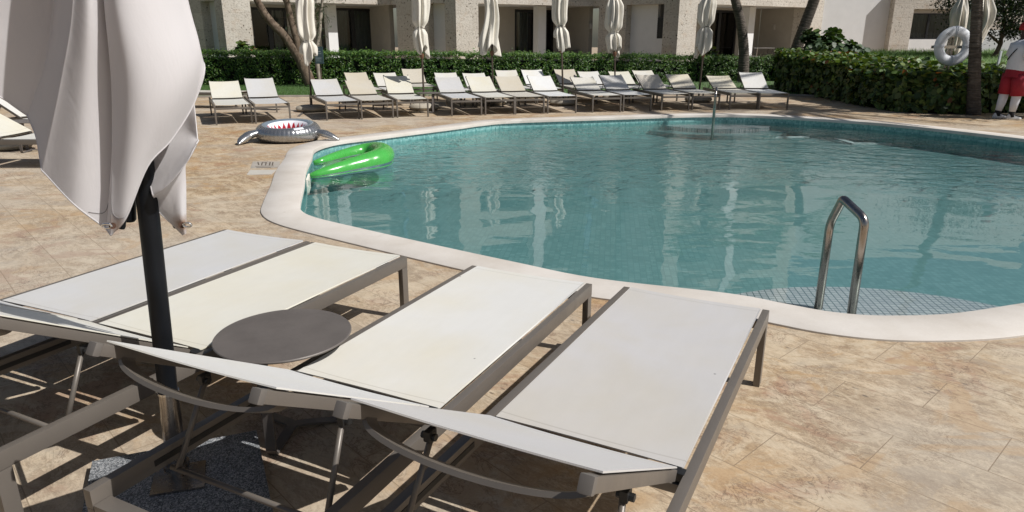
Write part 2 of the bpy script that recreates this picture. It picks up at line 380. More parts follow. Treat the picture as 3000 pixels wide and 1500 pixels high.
def catmull(P, sub, closed=False):
    P = [Vector(p) for p in P]; n = len(P); out = []
    for i in range(n if closed else n - 1):
        g_ = lambda j: P[j % n] if closed else P[max(0, min(n - 1, j))]
        a, b, c, d = g_(i - 1), g_(i), g_(i + 1), g_(i + 2)
        for k in range(sub):
            t = k / sub
            out.append(.5 * ((2 * b) + (c - a) * t + (2 * a - 5 * b + 4 * c - d) * t * t + (3 * b - a - 3 * c + d) * t ** 3))
    if not closed: out.append(P[-1].copy())
    return out
def copy_tree(o, parent=None):
    c = o.copy(); COL.objects.link(c)
    if parent is not None: c.parent = parent
    for ch in children(o): copy_tree(ch, c)
    return c
def struct(o): o['kind'] = 'structure'; return o
class Leaves:
    def __init__(s): s.v = []; s.f = []; s.c = []
    def add(s, p, nrm, ax, L, w, col, shape='d', bend=.0):
        nrm = Vector(nrm).normalized(); ax = Vector(ax); ax = (ax - nrm * ax.dot(nrm))
        if ax.length < 1e-4: ax = nrm.orthogonal()
        ax.normalize(); sd_ = nrm.cross(ax); i = len(s.v); p = Vector(p)
        if shape == 'd':
            q = [p, p + ax * L * .45 + sd_ * w * .5 - nrm * bend * L, p + ax * L - nrm * bend * 2 * L, p + ax * L * .45 - sd_ * w * .5 - nrm * bend * L]
        elif shape == 'r':
            q = []
            for k in range(7):
                a = 2 * math.pi * k / 7
                q.append(p + ax * (math.cos(a) * L) + sd_ * (math.sin(a) * w) - nrm * (bend * L * abs(math.sin(a))))
        else:
            q = [p - sd_ * w * .5, p + sd_ * w * .5, p + ax * L - nrm * bend * L]
        s.v += [tuple(x) for x in q]; s.f.append(tuple(range(i, i + len(q)))); s.c += [col] * len(q)
    def build(s, name, mat, parent=None):
        me = bpy.data.meshes.new(name); me.from_pydata(s.v, [], s.f); me.update()
        a = me.color_attributes.new('leaf_tint', 'FLOAT_COLOR', 'POINT')
        flat = []
        for c in s.c: flat += [c[0], c[1], c[2], 1.0]
        a.data.foreach_set('color', flat)
        return link(name, me, mat, parent)
def rv(): return Vector((random.gauss(0, 1), random.gauss(0, 1), random.gauss(0, 1))).normalized()
def vary(c, a=.35):
    k = 1 + random.uniform(-a, a); h = random.uniform(-.12, .12)
    return (max(0, c[0] * k * (1 + h)), max(0, c[1] * k), max(0, c[2] * k * (1 - h)))
# ------------------------------------------------------------------ near umbrella survey
PX, PY = -1.196, 2.137
HOOKS = [tuple(A(283, 568, PY - .185)), tuple(A(458, 566, PY + .0))]
for fn in (mat_deck, mat_coping, mat_water, mat_sling, mat_canvas, mat_coral, mat_granite, mat_glass, mat_float): fn()
mosaic('mosaic_teal', [(.13, .235, .24), (.155, .265, .27), (.19, .305, .31)], (.115, .215, .22), .05)
mosaic('mosaic_wall', [(.08, .25, .25), (.14, .35, .34), (.24, .47, .45)], (.22, .35, .34), .032, True, .001)
mosaic('mosaic_step', [(.42, .39, .41), (.47, .43, .45), (.52, .48, .49)], (.07, .10, .115), .045, False, .004, .085)
mat_leaf('hedge_leaf', .5, .25); mat_leaf('seagrape_leaf', .55, .22); mat_leaf('tree_leaf', .4, .25); mat_leaf('grass_blade', .5, .25)
simple('taupe_metal', (.148, .130, .112), .42, .25, .06, 5, .03, 300)
simple('taupe_plastic', (.125, .112, .100), .55, 0, .06, 5)
simple('black_plastic', (.012, .012, .012), .45, 0, .2)
simple('table_metal', (.125, .11, .10), .5, .2, .10, 9, .04, 200)
simple('pole_black', (.006, .007, .009), .42, 0, .3, 6, .04, 90, .2)
simple('steel', (.55, .53, .50), .22, 1.0, .10, 14, .02, 200)
simple('brushed_steel', (.36, .325, .29), .24, 1.0, .14, 10, .015, 120)
simple('chrome', (.75, .75, .75), .08, 1.0, .03)
simple('rust', (.06, .025, .012), .8, 0, .4, 80)
simple('rope_white', (.7, .66, .58), .8)
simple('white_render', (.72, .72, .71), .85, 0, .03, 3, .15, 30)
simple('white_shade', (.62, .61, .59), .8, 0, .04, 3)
simple('cream_wall', (.40, .365, .31), .85, 0, .05, 3)
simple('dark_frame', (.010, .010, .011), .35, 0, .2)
simple('dark_room', (.018, .017, .016), .9, 0, .2)  # darkness of the unlit rooms is put into this colour
simple('curtain', (.50, .48, .45), .9, 0, .05, 4)
simple('louver_dark', (.014, .013, .013), .5)
simple('pole_brown', (.075, .055, .042), .45, .2, .15, 9)
simple('wood', (.13, .06, .03), .55, 0, .25, 20)
simple('stone_weight', (.40, .36, .29), .9, 0, .12, 14, .4, 60)
simple('canopy_far', (.64, .605, .53), .85, 0, .07, 7, .2, 60)
simple('stitch_grey', (.22, .21, .21), .9)
simple('cord_dark', (.10, .08, .06), .8)
simple('soil', (.10, .07, .045), .95, 0, .3, 9)
simple('lawn_base', (.045, .095, .020), .9, 0, .3, 3, .3, 80)
simple('hedge_core', (.004, .006, .003), 1.0, 0, .3)  # near-black: the shade inside the hedges is put into this colour
simple('kerb_stone', (.33, .30, .26), .85, 0, .12, 6)
simple('ring_white', (.70, .72, .75), .4, 0, .04)
simple('sign_teal', (.030, .060, .068), .5, 0, .1)
simple('sign_mark', (.26, .34, .35), .6)
simple('silver', (.42, .42, .42), .24, .85, .05, 30, .1, 60)
simple('shark_rim', (.20, .25, .30), .35, .3, .05)
simple('tooth_white', (.76, .78, .82), .35)
simple('mouth_red', (.38, .012, .022), .3)
simple('tag_white', (.66, .68, .72), .5)
simple('float_green', (.060, .34, .060), .25, 0, .06, 12)
simple('skin_dark', (.045, .026, .018), .5, 0, .15)
simple('shirt_white', (.66, .68, .74), .85, 0, .04, 9, .3, 25)
simple('shorts_red', (.30, .012, .028), .8, 0, .12, 9, .3, 25)
simple('cap_red', (.30, .010, .016), .8, 0, .1)
simple('sock_black', (.012, .012, .015), .9)
simple('shoe_white', (.60, .60, .60), .5, 0, .08, 20)
simple('concrete_tile', (.44, .415, .37), .8, 0, .05, 10)
simple('grate_white', (.82, .83, .83), .5)
mat_bark('palm_bark', (.050, .042, .036), (.17, .148, .125), 5, 7)
mat_bark('tree_bark', (.065, .045, .030), (.20, .155, .115), 9, .5, .03)
mat_bark('pale_bark', (.20, .17, .14), (.42, .37, .31), 9, .5, .01)
# ------------------------------------------------------------------ ground and pool
inner = [(-2.805, 9.922), (-2.655, 10.603), (-2.157, 11.187), (-0.98, 12.505), (-0.58, 13.0), (0.015, 13.448), (1.672, 13.937), (3.368, 14.42), (4.147, 14.52),
         (5.003, 14.40), (5.951, 13.79), (6.785, 13.1), (7.377, 12.218), (8.1, 10.7), (8.7, 8.8), (8.6, 6.8), (7.6, 5.4), (5.6, 4.65), (4.2, 4.2), (3.038, 3.839), (2.661, 3.714), (2.397, 3.654), (2.053, 3.642),
         (1.82, 3.70), (1.62, 3.82), (1.328, 4.0), (0.551, 4.281), (0.033, 4.618), (-0.567, 5.038), (-1.28, 5.558), (-1.72, 5.90), (-1.92, 6.16), (-2.03, 6.5), (-2.25, 7.4), (-2.458, 8.196), (-2.64, 9.1)]
ring_in = [Vector((p.x, p.y, 0)) for p in catmull([(x, y, 0) for x, y in inner], 6, True)]
def offset(loop, d):
    n = len(loop); out = []
    for i in range(n):
        t = (loop[(i + 1) % n] - loop[i - 1]).normalized()
        nn = Vector((-t.y, t.x, 0))
        out.append(loop[i] + nn * d)
    return out
area = sum(ring_in[i].x * ring_in[(i + 1) % len(ring_in)].y - ring_in[(i + 1) % len(ring_in)].x * ring_in[i].y for i in range(len(ring_in)))
SGN = 1 if area < 0 else -1          # outward offset sign
ring_out = offset(ring_in, SGN * .345)
rect = [Vector((-90, -25, 0)), Vector((90, -25, 0)), Vector((90, 140, 0)), Vector((-90, 140, 0))]
tri = tessellate_polygon([rect, ring_out])
allv = rect + ring_out
deck = struct(mesh('deck', [tuple(v) for v in allv], [tuple(t) for t in tri], 'travertine'))
for p in deck.data.polygons:
    if p.normal.z < 0: p.flip()
n = len(ring_in)
def strip(name, loops, mat, close=True, uv=False, smooth=None):
    v = []; f = []
    for lp in loops: v += [tuple(q) for q in lp]
    for a in range(len(loops) - 1):
        for i in range(n):
            j = (i + 1) % n
            f.append((a * n + i, a * n + j, (a + 1) * n + j, (a + 1) * n + i))
    o = mesh(name, v, f, mat, None, smooth)
    if uv:
        ul = o.data.uv_layers.new(name='UVMap'); s_ = [0]
        lp = loops[0]
        for i in range(n): s_.append(s_[-1] + (lp[(i + 1) % n] - lp[i]).length)
        for p in o.data.polygons:
            i = p.vertices[0] % n
            for li in p.loop_indices:
                vi = o.data.loops[li].vertex_index
                k = vi % n; ss = s_[k] if not (k == 0 and i == n - 1) else s_[n]
                ul.data[li].uv = (ss, v[vi][2])
    return o
zl = lambda lp, z: [Vector((p.x, p.y, z)) for p in lp]
TOP = .014
coping = strip('coping', [zl(ring_out, -.02), zl(ring_out, TOP - .004), zl(offset(ring_in, SGN * .34), TOP), zl(offset(ring_in, SGN * .012), TOP), zl(offset(ring_in, SGN * .003), TOP - .004),
               zl(ring_in, TOP - .014), zl(ring_in, -.040), zl(offset(ring_in, SGN * .05), -.040)], 'coping_stone', smooth=R(40))
struct(coping)
WL = -.125
wall_loop = offset(ring_in, SGN * .03)
DEEP = -.36
pw = struct(strip('pool_wall', [zl(wall_loop, -.035), zl(wall_loop, DEEP)], 'mosaic_wall', uv=True))
tri = tessellate_polygon([wall_loop])
pf = struct(mesh('pool_floor', [(p.x, p.y, DEEP) for p in wall_loop], [tuple(t) for t in tri], 'mosaic_teal'))
ww = struct(mesh('water', [(p.x, p.y, WL) for p in wall_loop], [tuple(t) for t in tri], 'pool_water'))
for o in (pf, ww):
    for p in o.data.polygons:
        if p.normal.z < 0: p.flip()
# curved entry steps under water
def steps(cx, cy, r, a0, a1, name):
    for k, (rr, z) in enumerate(((r, -.19), (r + .34, -.27))):
        poly = [(cx, cy)] if False else []
        m = 28
        for i in range(m + 1):
            a = R(a0 + (a1 - a0) * i / m); poly.append((cx + rr * math.cos(a), cy + rr * math.sin(a)))
        o = MB().prism(poly, DEEP - .02, z - .002 * k).build(name, 'mosaic_step' if k == 0 else 'mosaic_teal')
        struct(o)
steps(2.22, 3.15, 1.52, -20, 200, 'pool_step')
steps(4.25, 15.0, 1.25, 180, 360, 'pool_step')
# lawn behind the loungers
lawn_poly = [(-22, 18.8), (-10, 19.0), (-6.1, 19.3), (-3, 19.5), (1, 19.7), (4.5, 19.9), (6.7, 19.9), (8.0, 19.6), (8.9, 19.2), (9.4, 18.6), (13, 18.6), (13, 28), (-22, 28)]
lp = [Vector((x, y, .02)) for x, y in lawn_poly]
lawn = struct(mesh('lawn', [tuple(v) for v in lp], [tuple(t) for t in tessellate_polygon([lp])], 'lawn_base'))
kb = MB()
for i in range(10): kb.beam(Vector((*lawn_poly[i], .01)), Vector((*lawn_poly[i + 1], .01)), .09, .075)
struct(kb.build('lawn_kerb', 'kerb_stone'))
L = Leaves()
for i in range(24000):
    x = random.uniform(-10.5, 10.4); y = 19.4 + 6.2 * random.random() ** 1.4
    if (x > 1 and y < 20.0): continue
    L.add((x, y, .02), (random.uniform(-.4, .4), -1, .3), (random.gauss(0, .35), random.gauss(0, .3), 1), random.uniform(.04, .085), random.uniform(.008, .014), vary((.060, .125, .022), .4), 't', .15)
tag(L.build('grass', 'grass_blade'), 'short green lawn grass between the loungers and hedge', 'grass', None, 'stuff')
# small floor fittings
z1 = lambda x, y: (700 + x / 2.74, 330 + y / 2.74)
q = [g(*z1(*p), .003) for p in ((90, 460), (300, 460), (260, 495), (62, 499))]
MB().prism([(v.x, v.y) for v in q], -.004, .004).build('paving_plate', 'concrete_tile')
tag(bpy.data.objects['paving_plate'], 'plain pale stone plate set in the deck beside the coping', 'plate')
q = [g(*z1(*p), .003) for p in ((112, 392), (332, 392), (322, 440), (92, 446))]
dp = MB().prism([(v.x, v.y) for v in q], -.004, .004)
e0 = q[1] - q[0]; e1 = q[3] - q[0]
def onq(u, v_): return q[0] + e0 * u + e1 * v_
dpo = dp.build('depth_tile', 'kerb_stone')
mk = MB()
for (u0, v0, u1, v1) in ((.2, .15, .26, .55), (.36, .15, .36, .6), (.36, .15, .5, .15), (.5, .15, .5, .6), (.64, .12, .64, .6), (.74, .15, .74, .6), (.15, .75, .8, .7), (.2, .9, .7, .9)):
    a = onq(u0, v0); b = onq(u1, v1)
    if (a - b).length > .01: mk.beam((a.x, a.y, .0055), (b.x, b.y, .0055), .014, .003)
mk.build('marking', 'cord_dark', dpo)
tag(dpo, 'worn marker tile with faded dark symbols beside the pool coping', 'marker tile')
# ------------------------------------------------------------------ sun lounger
LW, LH, LL, HG = .672, .357, 2.13, 1.36
def make_lounger(ang, gloss=True):
    """local: x across, y from foot (0) to head, z up"""
    root = empty('sun_lounger')
    m = MB(); t = .030; rh = .058
    for s in (-1, 1):
        m.beam((s * (LW / 2 - t / 2), 0, LH - rh / 2), (s * (LW / 2 - t / 2), LL, LH - rh / 2), t, rh, bev=.003)
    m.box((0, .02, LH - .066), (LW - 2 * t - .002, .034, .036), bev=.003)
    m.box((0, LL - .026, LH - .064), (LW - 2 * t - .002, .05, .04), bev=.003)
    m.box((0, HG + .02, LH - .045), (LW - 2 * t - .002, .03, .03), bev=.003)
    m.build('frame', 'taupe_metal', root, R(30))
    for s in (-1, 1):
        for y in (.025, LL - .025):
            MB().box((s * (LW / 2 - t / 2), y, (LH - rh) / 2 - .0005), (t - .001, .049, LH - rh - .001), bev=.003).build('leg', 'taupe_metal', root, R(30))
    # seat sling with soft sag and rolled edges
    w = LW / 2 - t - .010
    V = []; Fc = []; nx, ny = 14, 24; y0, y1 = .012, HG
    for j in range(ny + 1):
        for i in range(nx + 1):
            u = i / nx * 2 - 1; v = j / ny
            x = u * w; y = y0 + (y1 - y0) * v
            sag = .009 * (1 - u * u) * (.55 + .45 * math.sin(math.pi * v) )
            edge = .010 * max(0, abs(u) - .9) / .1
            yy = y + (.012 * (1 - u * u) * (1 if v > .5 else -.2) * (1 if v in (0, 1) else 0)) * -1
            V.append((x, yy, LH + .006 - sag))
    for j in range(ny):
        for i in range(nx):
            a = j * (nx + 1) + i; Fc.append((a, a + 1, a + nx + 2, a + nx + 1))
    so = mesh('seat_sling', V, Fc, 'sling_mesh', root, 3.14)
    md = so.modifiers.new('thick', 'SOLIDIFY'); md.thickness = .004; md.offset = -1; md = so.modifiers.new('split', 'EDGE_SPLIT'); md.split_angle = R(40)
    pp = MB()
    for s in (-1, 1): pp.tube([(s * w, y0 + .004, LH + .002), (s * w, y1 - .004, LH + .0015)], .004, 8)
    pp.build('sling_edge', 'sling_mesh', so, 3.14)
    for s in (-1, 1): MB().box((s * (w - .012), HG + .012, LH - .012), (.05, .032, .028), bev=.004).build('hinge_block', 'black_plastic', root, R(30))
    # backrest, hinged at HG+.03
    Lb = .75; ca, sa = math.cos(ang), math.sin(ang); hy = HG + .035; hz = LH + .022
    def bp(x, l, n_=0): return Vector((x, hy + l * ca - n_ * sa, hz + l * sa + n_ * ca))
    upn = Vector((0, -sa, ca))
    m = MB(); wb = w - .004; ex = wb - .0
    for s in (-1, 1):
        m.beam(bp(s * (ex - .013), 0.0, -.020), bp(s * (ex - .013), Lb, -.020), .026, .032, up=upn, bev=.003)
    m.beam(bp(-ex + .02, .03, -.024), bp(ex - .02, .03, -.024), .026, .026, up=upn, bev=.003)
    bo = m.build('backrest_frame', 'taupe_metal', root, R(30))
    for s in (-1, 1):
        MB().beam(bp(s * (ex - .013), Lb, -.021), bp(s * (ex - .013), Lb + .022, -.021), .030, .036, up=upn, bev=.006).build('end_cap', 'taupe_plastic', bo, R(40))
    arc = [bp((ex - .02) * math.cos(math.pi * k / 18) * -1, Lb - .085 + .02 * math.sin(math.pi * k / 18), -.030 - .052 * math.sin(math.pi * k / 18)) for k in range(19)]
    m = MB()
    rings = []
    for k in range(19):
        tdir = (arc[min(k + 1, 18)] - arc[max(k - 1, 0)]).normalized()
        sx = Vector((0, ca, sa)); nn = tdir.cross(sx).normalized()
        hw, hh = .021, .006
        rings.append([arc[k] + sx * hw + nn * hh, arc[k] + sx * hw - nn * hh, arc[k] - sx * hw - nn * hh, arc[k] - sx * hw + nn * hh])
    m.loft(rings); m.build('curved_bar', 'taupe_metal', bo, R(35))
    V = []; Fc = []; ny = 16
    for j in range(ny + 1):
        for i in range(nx + 1):
            u = i / nx * 2 - 1; v = j / ny
            l = .015 + (Lb - .025 - .015) * v
            l += (-.014 * (1 - u * u) if j == ny else 0)
            sag = .010 * (1 - u * u) * (.5 + .5 * math.sin(math.pi * v))
            V.append(tuple(bp(u * ex, l, .005 - sag)))
    for j in range(ny):
        for i in range(nx):
            a = j * (nx + 1) + i; Fc.append((a, a + 1, a + nx + 2, a + nx + 1))
    bs = mesh('back_sling', V, Fc, 'sling_mesh', root, 3.14)
    md = bs.modifiers.new('thick', 'SOLIDIFY'); md.thickness = .004; md.offset = -1; md = bs.modifiers.new('split', 'EDGE_SPLIT'); md.split_angle = R(40)
    # prop rods joined by a cross rod near the head
    m = MB(); fx = LW / 2 - t - .028
    yb = LL - .24
    for s in (-1, 1):
        m.tube([bp(s * (ex - .036), .40, -.05), Vector((s * fx, yb, LH - .07))], .0085, 10)
    m.tube([(-fx - .026, yb, LH - .07), (fx + .026, yb, LH - .07)], .0085, 10)
    pr = m.build('prop_rod', 'taupe_metal', root, 3.14)
    for s in (-1, 1):
        k_ = MB().box(bp(s * (ex - .030), .40, -.058), (.02, .035, .03), bev=.004)
        k_.tube([bp(s * (ex - .05), .40, -.062), bp(s * (ex - .008), .40, -.062)], .010, 8)
        k_.build('bracket', 'black_plastic', pr, R(35))
    for s in (-1, 1):
        MB().box((s * (LW / 2 - t - .0005), LL - .42, LH - .030), (.003, .46, .018)).build('slot_shade', 'black_plastic', root)  # black strip on the rail; the slot's shade is put into its colour
    return root
def set_sling(root, col):
    for c in root.children:
        if 'sling' in c.name:
            c.color = (*col, 1)
            for d in c.children: d.color = (*col, 1)
WHT, GRY, CRM, IVO, TAN = (.61, .60, .565), (.49, .485, .48), (.605, .585, .505), (.585, .565, .51), (.50, .455, .37)
BRT = (.67, .67, .66)
near = make_lounger(R(30.5)); far_proto = make_lounger(R(24)); far_low = make_lounger(R(20.5)); far_high = make_lounger(R(28))
def place(proto, used, loc, rz, label, col, group):
    o = proto if not used else copy_tree(proto)
    o.location = (loc[0], loc[1], 0); o.rotation_euler = (0, 0, rz)
    tag(o, label, 'sun lounger', group); set_sling(o, col); return o
# near row: y axis points toward the camera
NG = 'loungers in the near row'
for i, (l, r, an, lab, col) in enumerate((
    ((570, 578), (765 + 8, 606), -24, 'grey white sun lounger at the far left end of the near row', GRY),
    ((780, 610), (1027, 643), -25.5, 'cream stained sun lounger directly behind the round side table', CRM),
    ((1190, 668), (1487, 713), -26, 'white sun lounger just right of the round side table', WHT),
    ((1570, 722), (1935, 778), -27.6, 'pale grey sun lounger nearest the camera and the pool handrail', (.465, .45, .44)))):
    p = G(*l, LH); q_ = G(*r, LH); c = (p + q_) / 2
    place(near, i > 0, c, R(an) + math.pi, lab, col, NG)
FG = 'loungers in the front row across the pool'
fr = [((-5.106, 12.913), 25), ((-4.47, 13.153), 25), ((-3.2815, 13.6805), 24), ((-2.648, 13.8785), 22), ((-1.9875, 14.133), 18), ((-.9225, 14.405), 16.5), ((-.245, 14.6135), 16), ((.3755, 14.7845), 14.5),
      ((1.0615, 14.937), 12.5), ((2.031, 15.1155), 10.5), ((2.716, 15.2985), 10), ((3.5905, 15.521), 8.5), ((4.3035, 15.6765), 7), ((5.175, 15.774), 2), ((5.812, 15.7), -2)]
ordn = ['first', 'second', 'third', 'fourth', 'fifth', 'sixth', 'seventh', 'eighth', 'ninth', 'tenth', 'eleventh', 'twelfth', 'thirteenth', 'fourteenth', 'fifteenth']
fl = [(CRM, 'cream lounger above the silver shark ring, leftmost of the front row'), (GRY, 'grey white lounger second from left in the front row, beside a cream one'),
      (GRY, 'grey white lounger right of the parasol with the teal sign, front row'), (TAN, 'tan lounger fourth from left in the front row across the pool'),
      (CRM, 'pale cream lounger left of the round far side table, front row'), (GRY, 'grey white lounger just right of the far round side table'),
      (CRM, 'cream lounger seventh from left in the front row across the pool'), (TAN, 'tan beige lounger left of the bright white one, front row'),
      (BRT, 'brightest white lounger, ninth from left in the front row'), (IVO, 'ivory lounger just right of the fourth far parasol pole, front row'),
      (GRY, 'greyish lounger eleventh from left in the front row, loose sling'), ((.55, .50, .42), 'beige lounger twelfth from left in the front row across the pool'),
      ((.57, .52, .42), 'sand cream lounger left of the far pool handrail, front row'), ((.58, .53, .42), 'cream lounger behind the far pool handrail, second from right in the front row'),
      (WHT, 'pale white lounger at the right end of the front row')]
USED = set()
for i, ((c, a), (col, lab)) in enumerate(zip(fr, fl)):
    pr_ = {1: far_high, 4: far_high, 14: far_high, 3: far_low, 9: far_low, 13: far_low}.get(i, far_proto)
    u_ = pr_.name in USED; USED.add(pr_.name)
    o = place(pr_, u_, c, R(a), lab, col, FG); o.scale = (.965, .965, 1)
BG = 'loungers in the back row by the lawn'
bk = [(c2, 1550, 652, 1760, 652, 22, TAN, 'beige lounger at the left end of the back row, over a tan one'), (c2, 1815, 655, 2020, 655, 20, IVO, 'ivory lounger second from left in the back row'),
      (c2, 2065, 638, 2262, 630, 17, TAN, 'beige lounger behind the second far parasol pole, back row'), (c3, 232, 690, 435, 685, 15, WHT, 'white lounger fourth from left in the back row'),
      (c3, 500, 692, 700, 690, 14, WHT, 'white lounger left of the third far parasol pole, back row'), (c3, 808, 680, 1000, 678, 13, IVO, 'ivory lounger right of the third far parasol pole, back row'),
      (c3, 1050, 677, 1240, 674, 12, BRT, 'white lounger behind the brightest white one, back row'), (c3, 1357, 672, 1550, 670, 11, TAN, 'beige lounger behind the fourth far parasol pole, back row'),
      (c3, 1585, 680, 1770, 670, 10, WHT, 'white lounger between two beige ones, back row'), (c3, 1880, 678, 2055, 672, 9, CRM, 'cream lounger behind the fifth far parasol pole, back row'),
      (c3, 2100, 667, 2280, 664, 8, IVO, 'ivory lounger at the right end of the back row')]
for (cf, x0, y0, x1, y1, a, col, lab) in bk:
    p = (g(*cf(x0, y0), .672) + g(*cf(x1, y1), .672)) / 2; d = (HG + .035 + .74 * math.cos(R(25))) * .965
    c = (p.x + math.sin(R(a)) * d, p.y - math.cos(R(a)) * d)
    o = place(random.choice((far_proto, far_proto, far_low, far_high)), True, c, R(a), lab, col, BG); o.scale = (.965, .965, 1)
OG = 'loungers set apart from the rows'
place(near, True, (-4.72, 8.62), R(90), 'cream lounger seen from its side at the left edge of the deck', CRM, OG)
place(near, True, (-5.95, 10.55), R(78), 'white lounger standing behind the side-on cream lounger at left', WHT, OG)
place(far_proto, True, (-6.15, 16.2), R(83), 'beige lounger seen from its side, half hidden by the near parasol', TAN, OG)
place(far_proto, True, (12.6, 18.9), R(-60), 'white lounger behind the sea grape hedge, left of the life ring post', BRT, OG)
place(far_proto, True, (14.1, 19.4), R(-60), 'white lounger behind the sea grape hedge, under the life ring', BRT, OG)
# ------------------------------------------------------------------ round side tables
def make_table(h=.42, r=.256):
    root = empty('side_table')
    m = MB(); n_ = 72; rings = []
    for rr, z in ((.0, h - .010), (r - .004, h - .010), (r, h - .006), (r, h - .003), (r - .003, h), (.0, h)):
        rings.append([(max(rr, .0005) * math.cos(2 * math.pi * k / n_), max(rr, .0005) * math.sin(2 * math.pi * k / n_), z) for k in range(n_)])
    m.loft(rings); m.build('tabletop', 'table_metal', root, R(35))
    ft = MB()
    for k in range(3):
        a = R(-97 + 120 * k); d = Vector((math.cos(a), math.sin(a), 0)); sd_ = Vector((-d.y, d.x, 0))
        # flat bar: under the top, down, curled foot, back to the hub
        path = [d * .05 + Vector((0, 0, h - .016)), d * .17 + Vector((0, 0, h - .016)), d * .188 + Vector((0, 0, h - .03)), d * .192 + Vector((0, 0, .06)), d * .195 + Vector((0, 0, .03)), d * .188 + Vector((0, 0, .012)), d * .168 + Vector((0, 0, .006)), d * .05 + Vector((0, 0, .02)), Vector((0, 0, .022)) - d * .0]
        path = catmull(path, 4); rings = []
        for i, p in enumerate(path):
            t_ = (path[min(i + 1, len(path) - 1)] - path[max(i - 1, 0)]).normalized(); nn = t_.cross(sd_).normalized()
            rings.append([p + sd_ * .020 + nn * .004, p - sd_ * .020 + nn * .004, p - sd_ * .020 - nn * .004, p + sd_ * .020 - nn * .004])
        MB().loft(rings).build('leg', 'table_metal', root, R(35))
    return root
tb = make_table(); TG = 'round side tables by the loungers'
c = G(713, 838, .42); tb.location = (c.x, c.y, 0); tag(tb, 'brown grey round metal side table beside the near parasol', 'side table', TG)
t2 = copy_tree(tb); c = g(*c3(178, 892), .38); t2.location = (c.x, c.y, 0); t2.rotation_euler = (0, 0, R(40)); tag(t2, 'round metal side table by the second far parasol across the pool', 'side table', TG)
t3 = copy_tree(tb); c = g(78, 354, .42); t3.location = (c.x, c.y, 0); tag(t3, 'round metal side table between the two loungers at the left edge', 'side table', TG)
m = MB(); a = g(*c2(1148, 1048)); b = g(*c2(1222, 985))
for p in (a, b):
    m.beam((p.x, p.y, 0), (p.x, p.y, .35), .035, .05)
m.beam((a.x, a.y, .006), (b.x, b.y, .006), .05, .010)
tag(m.build('table_stand', 'table_metal'), 'bare brown metal bar stand between the loungers by the teal sign', 'stand')
# ------------------------------------------------------------------ near umbrella
um = empty('garden_umbrella', (PX, PY, 0)); tag(um, 'large closed off white parasol on a black pole in the foreground', 'umbrella')
off = Vector((PX, PY, 0))
def umo(name, mb, mat, sm=None, parent=None):
    o = mb.build(name, mat, None, sm); o.parent = parent or um
    o.matrix_parent_inverse = Matrix.Identity(4); o.data.transform(Matrix.Translation(-off)); return o
# leaning pole: from the sleeve upward
ptop = A(362, 430, PY); pbot = A(423, 985, PY)
dirp = (ptop - pbot).normalized()
pt = [pbot - dirp * .02, pbot + dirp * 2.45]
umo('pole', MB().tube([pbot - dirp * .05, pbot + dirp * .4, pbot + dirp * 1.2, pbot + dirp * 2.3], .0315, 28), 'pole_black', R(40))
umo('pole_sleeve', MB().tube([Vector((PX, PY, .045)), pbot], .0335, 28), 'brushed_steel', R(40))
umo('sleeve_rim', MB().tube([pbot - dirp * .004, pbot + dirp * .004], .0348, 28), 'steel', R(40))
q = [G(*p, .05) for p in ((378, 1210), (405, 1160), (517, 1157), (512, 1228))]
q = [G(376, 1246, .05), G(392, 1178, .05), G(518, 1158, .05), G(514, 1224, .05)]
umo('base_plate', MB().prism([(v.x, v.y) for v in q], .043, .051), 'brushed_steel')
umo('weld_ring', MB().tube([(PX, PY, .05), (PX, PY, .062)], .043, 24), 'brushed_steel', R(40))
q = [G(232, 1160, .042), G(645, 1082, .042), G(690, 1300, .042)]
e = q[2] - q[1]; q3 = q[0] + e * 1.55; q2 = q[1] + e * 1.55
umo('granite_slab', MB().prism([(q[0].x, q[0].y), (q[1].x, q[1].y), (q2.x, q2.y), (q3.x, q3.y)], .001, .042), 'granite')
# canopy
def ctrl(px, py, dy): return A(px, py, PY + dy)
cols = [((250, .26), None, (250, 150, .26)), ((-90, .0), None, (-90, 170, .0)), ((30, .03), None, (20, 255, .03)), ((136, .07), (116, 150, .06), (70, 291, .04)),
        ((152, -.02), (128, 180, -.02), (92, 345, -.03)), ((184, -.145), (154, 200, -.14), (106, 428, -.125)), ((224, -.17), (214, 240, -.165), (188, 515, -.165)),
        ((268, -.115), (287, 260, -.105), (268, 576, -.125)), ((263, -.15), (283, 250, -.145), (279, 591, -.165)), ((296, -.185), (330, 250, -.19), (318, 545, -.17)),
        ((350, -.165), (392, 240, -.17), (371, 418, -.145)), ((410, -.11), (455, 200, -.11), (430, 352, -.09)), ((455, -.03), (496, 150, -.03), (488, 258, -.02)),
        ((471, .02), (494, 90, .02), (513, 162, .02)), ((430, .15), None, (455, 150, .15))]
SHARP = {3, 5, 7, 8}
def lerp3(a, b, f): return None if a is None or b is None else tuple(a[i] + (b[i] - a[i]) * f for i in range(len(a)))
ncol = []
for i, c_ in enumerate(cols):
    if i in SHARP:
        pv, nx_ = cols[i - 1], cols[(i + 1) % len(cols)]
        ncol += [tuple(lerp3(c_[q], pv[q], .16) for q in range(3)), c_, tuple(lerp3(c_[q], nx_[q], .16) for q in range(3))]
    else: ncol.append(c_)
cols = ncol
rows = [[], [], [], [], [], []]
for (r0, md_, hm) in cols:
    p0 = ctrl(r0[0], 0, r0[1]); hp = ctrl(*hm)
    mp = ctrl(*md_) if md_ else (p0 + hp) / 2
    c0 = pbot + dirp * ((p0.z - pbot.z) / dirp.z)
    def upring(z, s_):
        cc = pbot + dirp * ((z - pbot.z) / dirp.z)
        return Vector((cc.x + (p0.x - c0.x) * s_, cc.y + (p0.y - c0.y) * s_, z))
    rows[0].append(upring(2.52, .10)); rows[1].append(upring(2.2, .45)); rows[2].append(upring(1.88, .78)); rows[3].append(p0); rows[4].append(mp); rows[5].append(hp)
SUBU, SUBV = 7, 7
